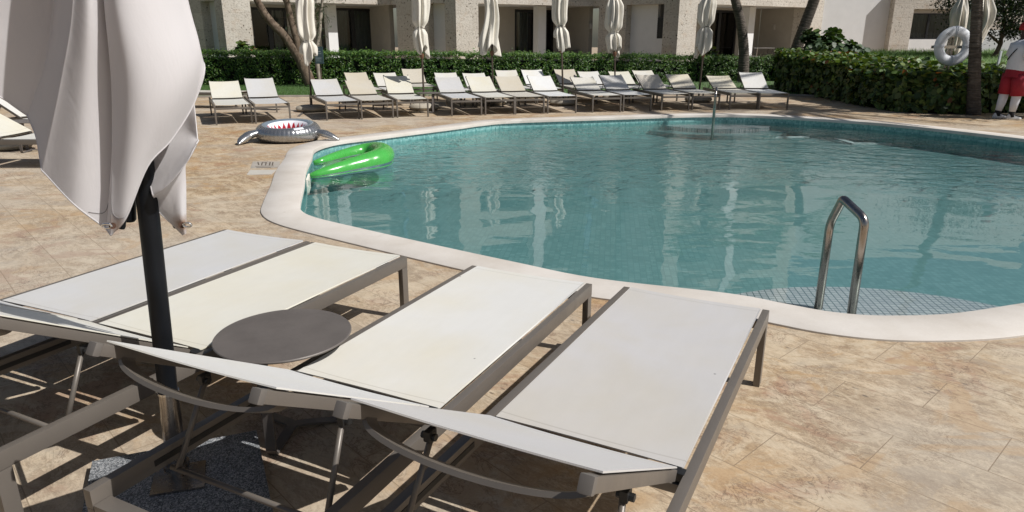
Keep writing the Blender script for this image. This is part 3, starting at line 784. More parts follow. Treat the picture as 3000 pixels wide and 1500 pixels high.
ur = [catmull(r_, SUBU, True) for r_ in rows]
nu = len(ur[0]); grid = []
for i in range(nu): grid.append(catmull([ur[k][i] for k in range(6)], SUBV))
nv = len(grid[0]); V = []; Fc = []
for i in range(nu):
    for j in range(nv):
        p = grid[i][j].copy()
        V.append(tuple(p - off))
for i in range(nu):
    for j in range(nv - 1):
        a = i * nv + j; b = ((i + 1) % nu) * nv + j; Fc.append((a, a + 1, b + 1, b))
cn = mesh('canopy', V, Fc, 'canvas_near', um, 3.14)
md = cn.modifiers.new('thick', 'SOLIDIFY'); md.thickness = .003; md.offset = 0; md = md.id_data.modifiers.new('split', 'EDGE_SPLIT'); md.split_angle = R(50)
hem = MB().tube([grid[i][-1] - off for i in range(nu)], .0032, 6); hem.build('hem', 'canvas_near', cn, 3.14)
def gpt(u, v):
    i = int(u) % nu; j = min(int(v), nv - 2); fu_, fv_ = u - int(u), v - j
    a = grid[i][j].lerp(grid[i][j + 1], fv_); b_ = grid[(i + 1) % nu][j].lerp(grid[(i + 1) % nu][j + 1], fv_)
    p = a.lerp(b_, fu_); return p + (Vector((0, 0, HC)) - p).normalized() * .0026 - off
def ucol(px): return min(range(nu), key=lambda i: (grid[i][-1] - A(px[0], px[1], PY - .16)).length)
ua, ub = ucol((208, 526)), ucol((320, 538))
sm = [gpt(ua + (ub - ua) * k / 40, (nv - 1) * (1 - .072 * math.sin(math.pi * k / 40) ** .8) - .02) for k in range(1, 40)]
MB().tube(sm, .0009, 6).build('seam_stitch', 'stitch_grey', cn, 3.14)
rows2 = [[(365, 290, .03), (410, 285, .05), (460, 270, .06), (489, 262, .06)], [(376, 400, .03), (420, 360, .05), (470, 335, .05), (497, 345, .02)],
         [(378, 455, .0), (425, 425, -.02), (478, 385, -.03), (500, 352, .0)], [(385, 490, -.045), (420, 468, -.06), (462, 420, -.06), (494, 362, -.035)],
         [(388, 494, -.02), (424, 466, -.02), (462, 412, -.02), (487, 374, .0)], [(386, 505, .01), (420, 488, .0), (448, 450, .0), (468, 402, .01)],
         [(400, 532, .01), (428, 520, .0), (452, 500, -.005), (468, 470, .01)], [(432, 562, .01), (445, 556, .0), (458, 548, -.005), (468, 540, .01)], [(461, 591, .01), (463, 590, .008), (465, 589, .006), (468, 586, .01)]]
rr = [catmull([ctrl(*p) for p in r_], 6) for r_ in rows2]
n2 = len(rr[0]); gr = [catmull([r_[i] for r_ in rr], 6) for i in range(n2)]
m2 = len(gr[0]); V = [tuple(gr[i][j] - off) for i in range(n2) for j in range(m2)]
Fc = [(i * m2 + j, i * m2 + j + 1, (i + 1) * m2 + j + 1, (i + 1) * m2 + j) for i in range(n2 - 1) for j in range(m2 - 1)]
cn2 = mesh('canopy_flap', V, Fc, 'canvas_near', um, 3.14)
md = cn2.modifiers.new('thick', 'SOLIDIFY'); md.thickness = .003; md.offset = 0; md = md.id_data.modifiers.new('split', 'EDGE_SPLIT'); md.split_angle = R(50)
MB().tube([gr[0][j] - off for j in range(m2)], .003, 6).build('hem', 'canvas_near', cn2, 3.14)
# ribs with black end caps, eye bolts and grommets
for (bx, by, tx, ty, dy, rr_) in ((324, 556, 318, 300, .0, .022), (306, 575, 330, 300, -.06, .011), (446, 573, 420, 300, .08, .014)):
    p = A(bx, by, PY + dy); q_ = A(tx, ty, PY + dy)
    umo('rib', MB().tube([p, p + (q_ - p) * .02, p + (q_ - p) * .98], [rr_ * .8, rr_, rr_], 14), 'pole_black', R(40))
for hk, dx in ((Vector(HOOKS[0]), -1), (Vector(HOOKS[1]), 1)):
    fwd = (Vector((0, 0, HC)) - hk).normalized()
    c_ = hk + fwd * .014
    gm = umo('grommet', MB().tube([c_ - fwd * .006, c_ + fwd * .003], .0095, 18), 'rust', R(40))
    side = Vector((dx, 0, 0)); ring = []
    for k in range(17):
        a = 2 * math.pi * k / 16
        ring.append(c_ + fwd * .006 + side * (.016 + .013 * math.cos(a)) + (fwd * .4 + Vector((0, 0, 1)) * .6).normalized() * .0085 * math.sin(a))
    umo('eye_bolt', MB().tube(ring, .0034, 8, cap=False), 'chrome', 3.14)
# ------------------------------------------------------------------ far umbrellas
def far_umbrella(base, zb, zt, ztie, rtop, rbot, flare, seed, label, lean=(0, 0), apex=None, stone=True):
    rnd = random.Random(seed); root = empty('garden_umbrella', (base[0], base[1], 0))
    tag(root, label, 'umbrella', 'closed parasols across the pool')
    def ax(z): return Vector((lean[0] * z, lean[1] * z, z))
    top = apex or 2.75
    MB().tube([ax(.02), ax(top)], .021, 12).build('pole', 'pole_brown', root, R(40))
    if stone:
        n_ = 28; rings = []
        for r_, z in ((.16, .0), (.27, .015), (.30, .06), (.275, .11), (.19, .135), (.03, .14)):
            rings.append([(r_ * math.cos(2 * math.pi * k / n_) * 1.15, r_ * math.sin(2 * math.pi * k / n_), z) for k in range(n_)])
        MB().loft(rings).build('base_stone', 'stone_weight', root, R(50))
    nt_, nz = 96, 44; V = []; Fc = []
    ph = [rnd.uniform(0, 6.28) for _ in range(6)]; nf = rnd.choice((7, 8, 9))
    hemz = [zb + .16 * (.5 + .5 * math.sin(2 * 6.2832 * k / nt_ + ph[0])) + .07 * math.sin(3 * 6.2832 * k / nt_ + ph[1]) + .10 * max(0, math.sin(6.2832 * k / nt_ + ph[5])) for k in range(nt_)]
    for k in range(nt_):
        th = 6.2832 * k / nt_
        for j in range(nz + 1):
            v = j / nz; z = top + (hemz[k] - top) * v
            r_ = rtop * min(1, (.06 + 1.25 * (top - z) / (top - zt)) ) if z > zt else rtop + (rbot - rtop) * (zt - z) / max(.01, zt - zb)
            if ztie:
                d = (z - ztie)
                r_ *= 1 - .36 * math.exp(-(d / .085) ** 2)
            fold = (.28 * math.sin(nf * th + ph[2] + 1.2 * math.sin(z * 2.1 + ph[3])) + .16 * math.sin((nf * 2 - 3) * th + ph[4] + z * 1.5) + .10 * math.sin(4 * th - z * 3.3 + ph[1]))
            amp = .9 if not ztie else .9 * (1 - .5 * math.exp(-((z - ztie) / .06) ** 2))
            r_ *= 1 + fold * amp
            fl = Vector((flare[0], flare[1], 0)) * max(0, (zt - z) / (zt - zb)) ** 1.3 if z < zt else Vector((0, 0, 0))
            p = ax(z) + Vector((r_ * math.cos(th), r_ * math.sin(th), 0)) + fl
            p += Vector((.02 * math.sin(z * 5 + ph[0]), .02 * math.cos(z * 4 + ph[1]), 0))
            V.append(tuple(p))
    for k in range(nt_):
        for j in range(nz):
            a = k * (nz + 1) + j; b = ((k + 1) % nt_) * (nz + 1) + j; Fc.append((a, a + 1, b + 1, b))
    cn = mesh('canopy', V, Fc, 'canopy_far', root, 3.14)
    md = cn.modifiers.new('thick', 'SOLIDIFY'); md.thickness = .004
    if ztie:
        cp = [ax(ztie + .012 * math.sin(3 * a)) + Vector((rtop * .66 * math.cos(a), rtop * .66 * math.sin(a), 0)) for a in [6.2832 * k / 24 for k in range(25)]]
        MB().tube(cp, .007, 6, False).build('tie_cord', 'cord_dark', cn, 3.14)
    MB().tube([ax(zb + .08), ax(zb + .02), ax(zb - .03)], [.045, .05, .03], 12).build('runner_hub', 'wood', root, R(40))
    return root
def fu(bpx, bottom, tie, wt, wb, flare, seed, lab, stone=True, lean=0.0):
    b = g(*bpx); Y = b.y
    zb = aty(*bottom, Y).z; zt = zb + 1.05; ztie = aty(*tie, Y).z if tie else None
    topx = aty(bottom[0], 0, Y).x
    ln = (aty(bottom[0], bottom[1], Y).x - b.x) / max(.3, zb)
    k = Y / F * .46
    return far_umbrella((b.x, b.y), zb, zt, ztie, wt * k, wb * k, flare, seed, lab, (ln * .7 + lean, 0), stone=stone)
fu(c2(1270, 1000), c2(1245, 565), c2(1245, 368), 44, 40, (0, 0), 3, 'closed cream parasol in front of the teal sign and forked tree')
fu(c3(140, 1035), c3(115, 540), c3(115, 262), 41, 33, (0, 0), 11, 'closed cream parasol beside the far round side table', lean=.0)
fu(c3(788, 985), c3(775, 512), None, 34, 54, (-.07, 0), 5, 'closed untied cream parasol hanging loose and flared to one side')
fu(c3(1450, 990), c3(1425, 488), c3(1422, 248), 37, 38, (0, 0), 21, 'closed cream parasol with wooden hub showing, left of the white column')
fu(c3(1940, 940), c3(1925, 520), c3(1930, 305), 42, 34, (-.02, 0), 9, 'closed cream parasol in front of the recessed white wall with louvres')
fu(c4(790, 960), c4(828, 528), c4(865, 255), 38, 40, (-.04, 0), 14, 'closed cream parasol left of the two leaning palms', lean=.02)
b = g(2772, 258); far_umbrella((b.x, b.y), .95, 2.1, None, .20, .16, (0, 0), 31, 'closed cream parasol standing behind the life ring', (.0, 0), apex=2.95, stone=False)
b = g(2832, 268); far_umbrella((b.x, b.y), 1.05, 2.0, None, .25, .15, (-.17, 0), 37, 'closed cream parasol mostly hidden by the right palm trunk', (.0, 0), apex=3.2, stone=False)
wt = g(18, 436)
st = MB(); n_ = 28; rings = []
for r_, z in ((.16, .0), (.27, .015), (.30, .06), (.275, .11), (.19, .135), (.03, .14)): rings.append([(wt.x + r_ * math.cos(6.2832 * k / n_) * 1.2, wt.y + r_ * math.sin(6.2832 * k / n_), z) for k in range(n_)])
tag(st.loft(rings).build('stone_weight', 'stone_weight', None, R(50)), 'beige rounded stone weight on the deck under the left lounger', 'stone weight')

# ------------------------------------------------------------------ hotel building (folded facade)
def hray(px):
    r = ray(px, 115); return Vector((r[0] / r[1], 1.0))
def on_line(px, P, d):
    """plan point on line P + s*d seen at image column px"""
    h = hray(px); s = (h.x * P.y - P.x) / (d.x - h.x * d.y)
    return P + d * s
def P2(v): return Vector((v.x, v.y))
LZ = 2.9; FLO = 0.10; TOPZ = 12.8
hotel = empty('hotel_building', (0, 30, 0)); tag(hotel, 'pale coral stone hotel with zigzag facade, porches and white columns', 'building')
HO = Vector((0, 30, 0))
def hb_(name, mb, mat, parent=None, sm=None):
    o = mb.build(name, mat, None, sm, True); o.data.transform(Matrix.Translation(-HO)); o.parent = parent or hotel; return o
def quad(a, b, n_, d0, d1): return [a + n_ * d0, b + n_ * d0, b + n_ * d1, a + n_ * d1]
def bay(a, e_, pl_px, col_px, doors, wall_lamp_px=None):
    """a: right front corner of the lit pillar, e_: far end of the porch opening (plan points)"""
    t = (e_ - a).normalized(); nb = Vector((-t.y, t.x))
    pl = on_line(pl_px, a, t) if pl_px else a - t * 1.15
    hb_('stone_pillar', MB().prism(quad(pl, a, nb, 0, .75), 0, TOPZ), 'coral_stone')
    MBL = MB()
    hb_('lintel', MB().prism(quad(a + t * .003, e_, nb, .003, .45), LZ, 3.95), 'coral_stone')
    hb_('lintel', MB().prism(quad(a + t * .003, e_, nb, .003, .45), 6.0, 7.05), 'coral_stone')
    hb_('roof_band', MB().prism(quad(a + t * .003, e_, nb, .003, .45), 12.2, TOPZ - .004), 'white_render')
    hb_('lintel', MB().prism(quad(a + t * .003, e_, nb, .003, .45), 9.1, 10.1), 'coral_stone')
    dep = 2.7
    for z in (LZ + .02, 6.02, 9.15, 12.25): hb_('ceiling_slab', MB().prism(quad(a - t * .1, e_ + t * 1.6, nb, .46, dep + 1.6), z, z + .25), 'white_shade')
    hb_('porch_floor', MB().prism(quad(a - t * .2, e_ + t * .3, nb, .02, dep), 0, FLO), 'concrete_tile')
    # back walls with door openings (storey 0), plain dark openings above
    bw0 = a + nb * dep; L_ = (e_ - a).length
    cuts = []
    for (p0, p1, ytop) in doors:
        d0 = (on_line(p0, bw0, t) - bw0).dot(t); d1 = (on_line(p1, bw0, t) - bw0).dot(t); cuts.append((d0, d1, ytop))
    x = -.2
    for (d0, d1, yt) in cuts:
        if d0 - x > .02: hb_('porch_wall', MB().prism(quad(bw0 + t * x, bw0 + t * d0, nb, 0, .2), 0, LZ + .02), 'cream_wall')
        mid = bw0 + t * (d0 + d1) / 2; zt = aty((p0 + p1) / 2, yt, mid.y).z if False else HC + (115 - yt) / F * mid.y
        hb_('porch_wall', MB().prism(quad(bw0 + t * d0, bw0 + t * d1, nb, 0, .2), zt, LZ + .02), 'cream_wall')
        w_ = .11; fr_ = MB()
        fr_.prism(quad(bw0 + t * d0, bw0 + t * (d0 + w_), nb, .03, .13), FLO, zt); fr_.prism(quad(bw0 + t * (d1 - w_), bw0 + t * d1, nb, .03, .13), FLO, zt)
        fr_.prism(quad(bw0 + t * (d0 + w_), bw0 + t * (d1 - w_), nb, .03, .13), zt - w_, zt)
        dm = d0 + (d1 - d0) * .52
        fr_.prism(quad(bw0 + t * (dm - .09), bw0 + t * (dm + .09), nb, .03, .13), FLO, zt - w_)
        dr = hb_('glass_door', fr_, 'dark_frame')
        hb_('pane', MB().prism(quad(bw0 + t * (d0 + w_), bw0 + t * (d1 - w_), nb, .075, .085), FLO, zt - w_), 'window_glass', dr)
        # folded curtain, near-black panels behind for the unlit room
        for (c0, c1) in ((d0 + .35, dm - .18), (dm + .2, d1 - .18)):
            if c1 - c0 < .3: continue
            k = int((c1 - c0) / .035); V = []; Fq = []
            for i in range(k + 1):
                p = bw0 + t * (c0 + (c1 - c0) * i / k) + nb * (.34 + .05 * math.sin(i * 1.25) + .025 * math.sin(i * .47))
                V += [(p.x - HO.x, p.y - HO.y, FLO), (p.x - HO.x, p.y - HO.y, zt - w_)]
            for i in range(k): Fq.append((2 * i, 2 * i + 2, 2 * i + 3, 2 * i + 1))
            mesh('curtain', V, Fq, 'curtain', dr, 3.14)
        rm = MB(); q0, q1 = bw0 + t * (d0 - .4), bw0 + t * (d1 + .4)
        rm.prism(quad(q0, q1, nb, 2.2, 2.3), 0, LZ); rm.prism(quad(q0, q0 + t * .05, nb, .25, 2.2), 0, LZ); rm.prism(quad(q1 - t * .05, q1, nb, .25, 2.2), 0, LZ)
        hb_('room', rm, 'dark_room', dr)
        x = d1
    hb_('porch_wall', MB().prism(quad(bw0 + t * x, bw0 + t * (L_ + .1), nb, 0, .2), 0, LZ + .02), 'cream_wall')
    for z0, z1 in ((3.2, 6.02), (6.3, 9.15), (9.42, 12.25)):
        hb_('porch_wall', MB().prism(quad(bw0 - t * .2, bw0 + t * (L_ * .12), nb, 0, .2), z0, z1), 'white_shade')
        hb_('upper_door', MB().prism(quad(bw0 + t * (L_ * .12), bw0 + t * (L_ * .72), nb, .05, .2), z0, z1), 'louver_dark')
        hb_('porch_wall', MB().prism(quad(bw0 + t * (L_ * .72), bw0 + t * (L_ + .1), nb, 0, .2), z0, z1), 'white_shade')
    # side walls of the porch
    hb_('side_wall', MB().prism(quad(a - t * .25, a - t * .05, nb, .76, dep), 0, TOPZ - .01), 'cream_wall')
    hb_('side_wall', MB().prism(quad(e_ + t * .12, e_ + t * .32, nb, .50, dep), 0, TOPZ - .01), 'cream_wall')
    if col_px:
        cp = on_line(col_px, a + nb * 1.0, t)
        hb_('white_column', MB().prism(quad(cp - t * .20, cp + t * .20, nb, -.15, .30), FLO, LZ), 'white_render')
        cq = on_line(col_px, a, t)
        hb_('white_fin', MB().prism(quad(cq - t * .27, cq + t * .27, nb, -.06, .5), 3.97, TOPZ + .1), 'white_render')
    if wall_lamp_px:
        lp_ = on_line(wall_lamp_px, e_ + nb * .5 + t * .12, nb); z_ = 2.05
        hb_('wall_lamp', MB().box((lp_.x, lp_.y, z_), (.10, .12, .20), bev=.01).box((lp_.x - .04, lp_.y, z_ + .12), (.16, .16, .03)), 'concrete_tile')
    return t, nb, pl
def ret(e_, p, px_panel, tt, louver=None):
    """shaded return face from the far end of one bay to the near pillar of the next"""
    d = (p - e_).normalized(); nb = Vector((-d.y, d.x)); Lr = (p - e_).length
    a0 = (on_line(px_panel[0], e_, d) - e_).dot(d); a1 = (on_line(px_panel[1], e_, d) - e_).dot(d)
    a0 = max(.4, a0); a1 = min(Lr - .2, a1)
    hb_('return_wall', MB().prism(quad(e_ + d * .30, e_ + d * a0, nb, .004, .5), 0, LZ), 'coral_stone')
    hb_('return_wall', MB().prism(quad(e_ + d * a1, p + d * .0, nb, .004, .5), 0, LZ), 'coral_stone')
    hb_('return_band', MB().prism(quad(e_ + d * .01, p, nb, .0, .5), LZ + .001, 3.94), 'coral_stone')
    
    hb_('return_wall', MB().prism(quad(e_ + d * a1, p, nb, .004, .5), 3.94, TOPZ - .01), 'coral_stone')
    hb_('return_wall', MB().prism(quad(e_ + d * .30, e_ + d * a0, nb, .004, .5), 3.94, TOPZ - .01), 'coral_stone')
    wm = a0 + (a1 - a0) * (.72 if louver == 'wide' else .80)
    pa, pb, pm = e_ + d * a0, e_ + d * a1, e_ + d * wm
    hb_('white_panel', MB().prism(quad(pa, pm, nb, .40, .6), 0, TOPZ - .02), 'white_render')
    wy = pm.y; zb_ = HC + (115 - 113) / F * wy; zm = HC + (115 - 57) / F * wy
    hb_('white_panel', MB().prism(quad(pm, pb, nb, .40, .6), 0, zb_), 'white_render')
    hb_('white_panel', MB().prism(quad(pm, pb, nb, .40, .6), zm + .75, TOPZ - .02), 'white_render')
    lv = hb_('louver_screen', MB().prism(quad(pm, pb, nb, .44, .48), zb_, zm), 'louver_dark')
    sl = MB(); k = 12
    for i in range(k):
        z_ = zb_ + (zm - zb_) * (i + .5) / k
        sl.prism(quad(pm, pb, nb, .415, .438), z_ - .02, z_ + .015)
    hb_('slats', sl, 'dark_frame', lv)
    hb_('recess_back', MB().prism(quad(pm, pb, nb, 1.6, 1.7), zb_, zm + .8), 'cream_wall')
a1 = P2(g(731, 3, LZ)); e1 = P2(g(1144, 14, LZ)); a2 = P2(g(1401, 10, LZ)); e2 = P2(g(1739, 18.6, LZ)); a3 = P2(g(2045, 11, LZ)); e3 = P2(g(2364, 22, LZ))
a0_ = a1 - (a2 - a1); e0_ = e1 - (a2 - a1)
t0, n0, p0_ = bay(a0_, e0_, None, None, ((420, 540, 33),))
t1, n1, p1_ = bay(a1, e1, 662, 974, ((740, 846, 31), (942, 1122, 33)))
t2_, n2_, p2_ = bay(a2, e2, 1337, 1583, ((1508, 1622, 37),), 1729)
t3_, n3_, p3_ = bay(a3, e3, 1984, 2190, ((2050, 2156, 38),), 2265)
ret(e0_, p1_, (600, 640), t1); ret(e1, p2_, (1256, 1305), t1); ret(e2, p3_, (1831, 1940), t2_, 'wide')
w0 = on_line(2402, a3, t3_)
hb_('stone_pillar', MB().prism(quad(e3 + t3_ * .02, w0, n3_, .003, .7), 0, TOPZ), 'coral_stone')
# ceiling fan in the first porch
fp = on_line(857, a1 + n1 * 1.5, t1); fz = 2.35
fan = empty('ceiling_fan', (fp.x, fp.y, fz)); tag(fan, 'dark ceiling fan hanging in the porch behind the forked tree', 'ceiling fan')
MB().tube([(0, 0, .57), (0, 0, .05)], .02, 8).build('rod', 'pole_brown', fan)
MB().tube([(0, 0, .10), (0, 0, .04), (0, 0, -.10), (0, 0, -.14)], [.05, .12, .12, .05], 16).build('motor', 'pole_brown', fan, R(40))
for k in range(4):
    a = R(20 + 90 * k); MB().beam((.1 * math.cos(a), .1 * math.sin(a), 0), (.62 * math.cos(a), .62 * math.sin(a), .02), .12, .012).build('blade', 'pole_brown', fan)
# right wing: white wall and low stone block with a window
wing = empty('hotel_wing', (12, 32, 0)); tag(wing, 'white wall with low coral stone wing and curtained window', 'building')
WO = Vector((12, 32, 0))
def wg(name, mb, mat, parent=None):
    o = mb.build(name, mat, None, None, True); o.data.transform(Matrix.Translation(-WO)); o.parent = parent or wing; return o
Yw = w0.y + .25; Ys = Yw - .42
wg_white = lambda: wg('white_wall', MB().prism([(w0.x - .02, Yw), (xs + .3, Yw), (xs + .3, Yw + .4), (w0.x - .02, Yw + .4)], 0, 9.6), 'white_render')
xs = hray(2606).x * Ys; zs = HC + (115 - 51) / F * Yw + 1.2
xw0, xw1 = hray(2664).x * Ys, hray(2795).x * Ys; zw0, zw1 = 1.5, HC + 69 / F * Ys; zl_ = HC + 80 / F * Ys; xr = xs + 9
wg_white()
wg('white_wall', MB().prism([(xs + .3, Yw + 1.5), (xs + 10, Yw + 1.5), (xs + 10, Yw + 1.9), (xs + .3, Yw + 1.9)], 0, 9.6), 'white_render')
def bx(x0, x1, y0, y1): return [(x0, y0), (x1, y0), (x1, y1), (x0, y1)]
wg('stone_wall', MB().prism(bx(xs, xw0, Ys, Yw - .004), 0, zs), 'coral_stone')
wg('stone_wall', MB().prism(bx(xw0, xw1, Ys, Yw + 1.4), zl_, zs - .003), 'coral_stone')
wg('stone_wall', MB().prism(bx(xw1, xr, Ys, Yw + 1.4), 0, zs), 'coral_stone')
wg('sill_panel', MB().prism(bx(xw0, xw1, Ys + .08, Ys + .4), 0, zw0), 'white_render')
wg('window_head', MB().prism(bx(xw0, xw1, Ys + .20, Ys + .4), zw1, zl_), 'cream_wall')
fr_ = MB(); f_ = .06
fr_.prism(bx(xw0, xw1, Ys + .20, Ys + .26), zw0, zw0 + f_).prism(bx(xw0, xw1, Ys + .20, Ys + .26), zw1 - f_, zw1)
xm = xw0 + (xw1 - xw0) * .42
for (x0, x1) in ((xw0, xw0 + f_), (xm - .05, xm + .05), (xw1 - f_, xw1)): fr_.prism(bx(x0, x1, Ys + .20, Ys + .26), zw0 + f_, zw1 - f_)
wf = wg('window', fr_, 'dark_frame')
wg('pane', MB().prism(bx(xw0 + f_, xw1 - f_, Ys + .225, Ys + .232), zw0 + f_, zw1 - f_), 'window_glass', wf)
V = []; Fq = []; k = 90
for i in range(k + 1):
    x = xw0 + .05 + (xw1 - xw0 - .1) * i / k; y = Ys + .36 + .035 * math.sin(i * 1.3) + .02 * math.sin(i * .5)
    V += [(x - WO.x, y - WO.y, zw0), (x - WO.x, y - WO.y, zw1)]
for i in range(k): Fq.append((2 * i, 2 * i + 2, 2 * i + 3, 2 * i + 1))
mesh('curtain', V, Fq, 'curtain', wf, 3.14)
wg('room', MB().prism(bx(xw0, xw1, Ys + .9, Ys + .95), zw0, zw1), 'dark_room', wf)  # dark panel standing in for the unlit interior
gw = MB().prism(bx(hray(2868).x * 28.6, 26, 28.9, 29.15), 0, 1.85).build('garden_wall', 'white_render'); tag(gw, 'low white garden wall behind the person and dark trees', 'wall')
# porch furniture
def chair(loc, rz, lab):
    r_ = empty('patio_chair', loc, rz); tag(r_, lab, 'patio chair', 'dark patio chairs in the porches')
    MB().box((0, 0, .43), (.5, .5, .05), bev=.015).build('seat', 'taupe_plastic', r_)
    MB().box((0, .25, .68), (.5, .05, .46), Matrix.Rotation(R(-10), 3, 'X'), bev=.015).build('backrest', 'taupe_plastic', r_)
    for sx in (-1, 1):
        MB().tube([(sx * .27, -.2, .62), (sx * .27, .26, .64)], .018, 8).build('armrest', 'taupe_plastic', r_)
        for sy in (-1, 1): MB().tube([(sx * .24, sy * .22, 0), (sx * .24, sy * .22, .62 if sy < 0 else .45)], .016, 8).build('leg', 'taupe_plastic', r_)
    return r_
def pin(px, a, t, nb, s): p = on_line(px, a + nb * s, t); return (p.x, p.y, FLO)
chair(pin(1120, a1, t1, n1, 1.6), R(200), 'dark patio chair in the porch behind the second far parasol')
chair(pin(1690, a2, t2_, n2_, 1.5), R(160), 'dark patio chair in the porch left of the louvred white panel')
chair(pin(2205, a3, t3_, n3_, 1.4), R(120), 'dark patio chair left of the white patio table in the right porch')
chair(pin(2280, a3, t3_, n3_, 1.3), R(240), 'dark patio chair right of the white patio table in the right porch')
tp = pin(2235, a3, t3_, n3_, 1.7); pt_ = empty('patio_table', tp); tag(pt_, 'white topped patio table in the porch behind the left palm', 'patio table')
MB().box((0, 0, 1.0), (1.0, .7, .035), bev=.01).build('tabletop', 'white_render', pt_)
for sx in (-1, 1):
    for sy in (-1, 1): MB().tube([(sx * .35, sy * .25, 0), (sx * .42, sy * .3, .985)], .018, 8).build('leg', 'taupe_plastic', pt_)
# ------------------------------------------------------------------ vegetation
def poly_contains(poly, x, y):
    c = False; j = len(poly) - 1
    for i in range(len(poly)):
        if ((poly[i][1] > y) != (poly[j][1] > y)) and (x < (poly[j][0] - poly[i][0]) * (y - poly[i][1]) / (poly[j][1] - poly[i][1]) + poly[i][0]): c = not c
        j = i
    return c
# long clipped hedge
HL = [(-13.5, 23.9), (-9.5, 24.0), (-4, 24.2), (0.2, 24.5), (4, 25.3), (7.2, 26.2), (10.2, 26.6)]
HH = [1.10, 1.09, 1.05, 1.0, .94, .87, .80]
def hline(x):
    for i in range(len(HL) - 1):
        if HL[i][0] <= x <= HL[i + 1][0]:
            f = (x - HL[i][0]) / (HL[i + 1][0] - HL[i][0]); return HL[i][1] + (HL[i + 1][1] - HL[i][1]) * f, HH[i] + (HH[i + 1] - HH[i]) * f
    return HL[-1][1], HH[-1]
hedge = empty('hedge', (-2, 23, 0)); tag(hedge, 'long dark green clipped hedge in front of the hotel porches', 'hedge')
hoff = Vector((-2, 23, 0))
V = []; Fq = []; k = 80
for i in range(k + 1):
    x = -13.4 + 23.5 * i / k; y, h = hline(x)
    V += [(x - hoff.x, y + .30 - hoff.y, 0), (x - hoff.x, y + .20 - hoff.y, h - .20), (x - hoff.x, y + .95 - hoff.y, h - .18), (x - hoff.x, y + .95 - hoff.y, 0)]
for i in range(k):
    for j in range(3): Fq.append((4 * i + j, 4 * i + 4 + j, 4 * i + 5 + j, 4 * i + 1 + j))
mesh('shade_core', V, Fq, 'hedge_core', hedge)  # plain dark sheet behind the leaves, coloured as the shade between them
L = Leaves()
for i in range(52000):
    x = random.uniform(-13.4, 10.1); y, h = hline(x)
    h += .06 * noise.noise(Vector((x * 1.7, 0, 0))) + .05 * noise.noise(Vector((x * 5.1, 3, 0)))
    dd = .07 * noise.noise(Vector((x * 2.3, 7, 0)))
    if random.random() < .60:
        z = h * (1 - random.random() ** 1.15 * .97); yy = y + dd + abs(random.gauss(0, .10)) + .07 * noise.noise(Vector((x * 3, z * 5, 1)))
        if noise.noise(Vector((x * 4.5, z * 6, 5))) < -.22 - .1 * (z / h): continue
        nrm = Vector((random.gauss(0, .6), -1, random.gauss(.35, .6)))
    else:
        z = h + abs(random.gauss(0, .03)) * random.choice((1, 1, 2)) - random.random() * .08; yy = y + dd + random.uniform(0, .95)
        nrm = Vector((random.gauss(0, .6), random.gauss(-.5, .6), 1))
    age = random.random()
    col = vary((.038, .098, .014), .4) if age < .58 else (vary((.095, .175, .022), .3) if age < .9 else vary((.12, .20, .045), .3))
    L.add((x - hoff.x, yy - hoff.y, z), nrm, (random.gauss(0, .6), random.gauss(-.3, .4), random.uniform(.2, 1.2)), random.uniform(.055, .10), random.uniform(.024, .042), col, 'd', .1)
L.build('leaves', 'hedge_leaf', hedge)
# sea grape foliage
def seagrape(L, p, nrm, dark=1.0, s=1.0):
    a = random.random()
    col = vary((.034, .072, .016), .4) if a < .48 else (vary((.10, .155, .034), .35) if a < .90 else (vary((.12, .14, .04), .3) if a < .975 else vary((.16, .065, .025), .3)))
    r_ = random.uniform(.042, .085) * s
    L.add(p, nrm, rv(), r_, r_ * random.uniform(.85, 1.0), col, 'r', random.uniform(-.1, .25))
SG = [(8.3, 22.6), (8.0, 20.6), (8.15, 18.6), (8.1, 17.0), (8.1, 15.6), (8.55, 14.85), (9.3, 14.62), (10.2, 14.85), (13.0, 15.0), (15.2, 15.3), (15.2, 17.6), (13.0, 17.9), (12.2, 19.8), (11.4, 21.6), (10.2, 22.8)]
sgp = [(v.x, v.y) for v in catmull([(x, y, 0) for x, y in SG], 4, True)]
sg = empty('seagrape_hedge', (10, 15.5, 0)); tag(sg, 'round leaved sea grape hedge beside the right palm and life ring', 'hedge')
so_ = Vector((10, 15.5, 0))
def shrink(poly, d):
    cx_ = sum(p[0] for p in poly) / len(poly); lo = [Vector((p[0], p[1], 0)) for p in poly]
    ar = sum(lo[i].x * lo[(i + 1) % len(lo)].y - lo[(i + 1) % len(lo)].x * lo[i].y for i in range(len(lo)))
    return [(v.x, v.y) for v in offset(lo, d if ar > 0 else -d)]
core = shrink(sgp, .24)
MB().prism([(x - so_.x, y - so_.y) for x, y in core], 0, .60).build('shade_core', 'hedge_core', sg)  # solid dark block under the leaves, coloured as inner shade
L = Leaves(); ns = len(sgp)
def sgh(x, y): return .79 + .05 * noise.noise(Vector((x * 1.3, y * 1.3, 0))) + .06 * noise.noise(Vector((x * 4, y * 4, 2))) + max(0, y - 15.4) * (.010 + .040 * max(0, min(1, (12.0 - x) / 2.4))) + .07 * noise.noise(Vector((x * .8, y * .8, 7)))
seg = [(Vector((*sgp[i], 0)), Vector((*sgp[(i + 1) % ns], 0))) for i in range(ns)]
lens = [(b - a).length for a, b in seg]
for i in range(11000):
    a, b = random.choices(seg, lens)[0]; f = random.random(); p = a + (b - a) * f
    d = (b - a).normalized(); out = Vector((d.y, -d.x, 0))
    if poly_contains(sgp, p.x + out.x * .05, p.y + out.y * .05): out = -out
    z = sgh(p.x, p.y) * random.random() ** .85
    ins = .04 + random.random() * .2 - .10 * noise.noise(Vector((p.x * 3, p.y * 3, z * 3)))
    p = p - out * ins
    seagrape(L, (p.x - so_.x, p.y - so_.y, z + .03), out + rv() * .75 + Vector((0, 0, .25)))
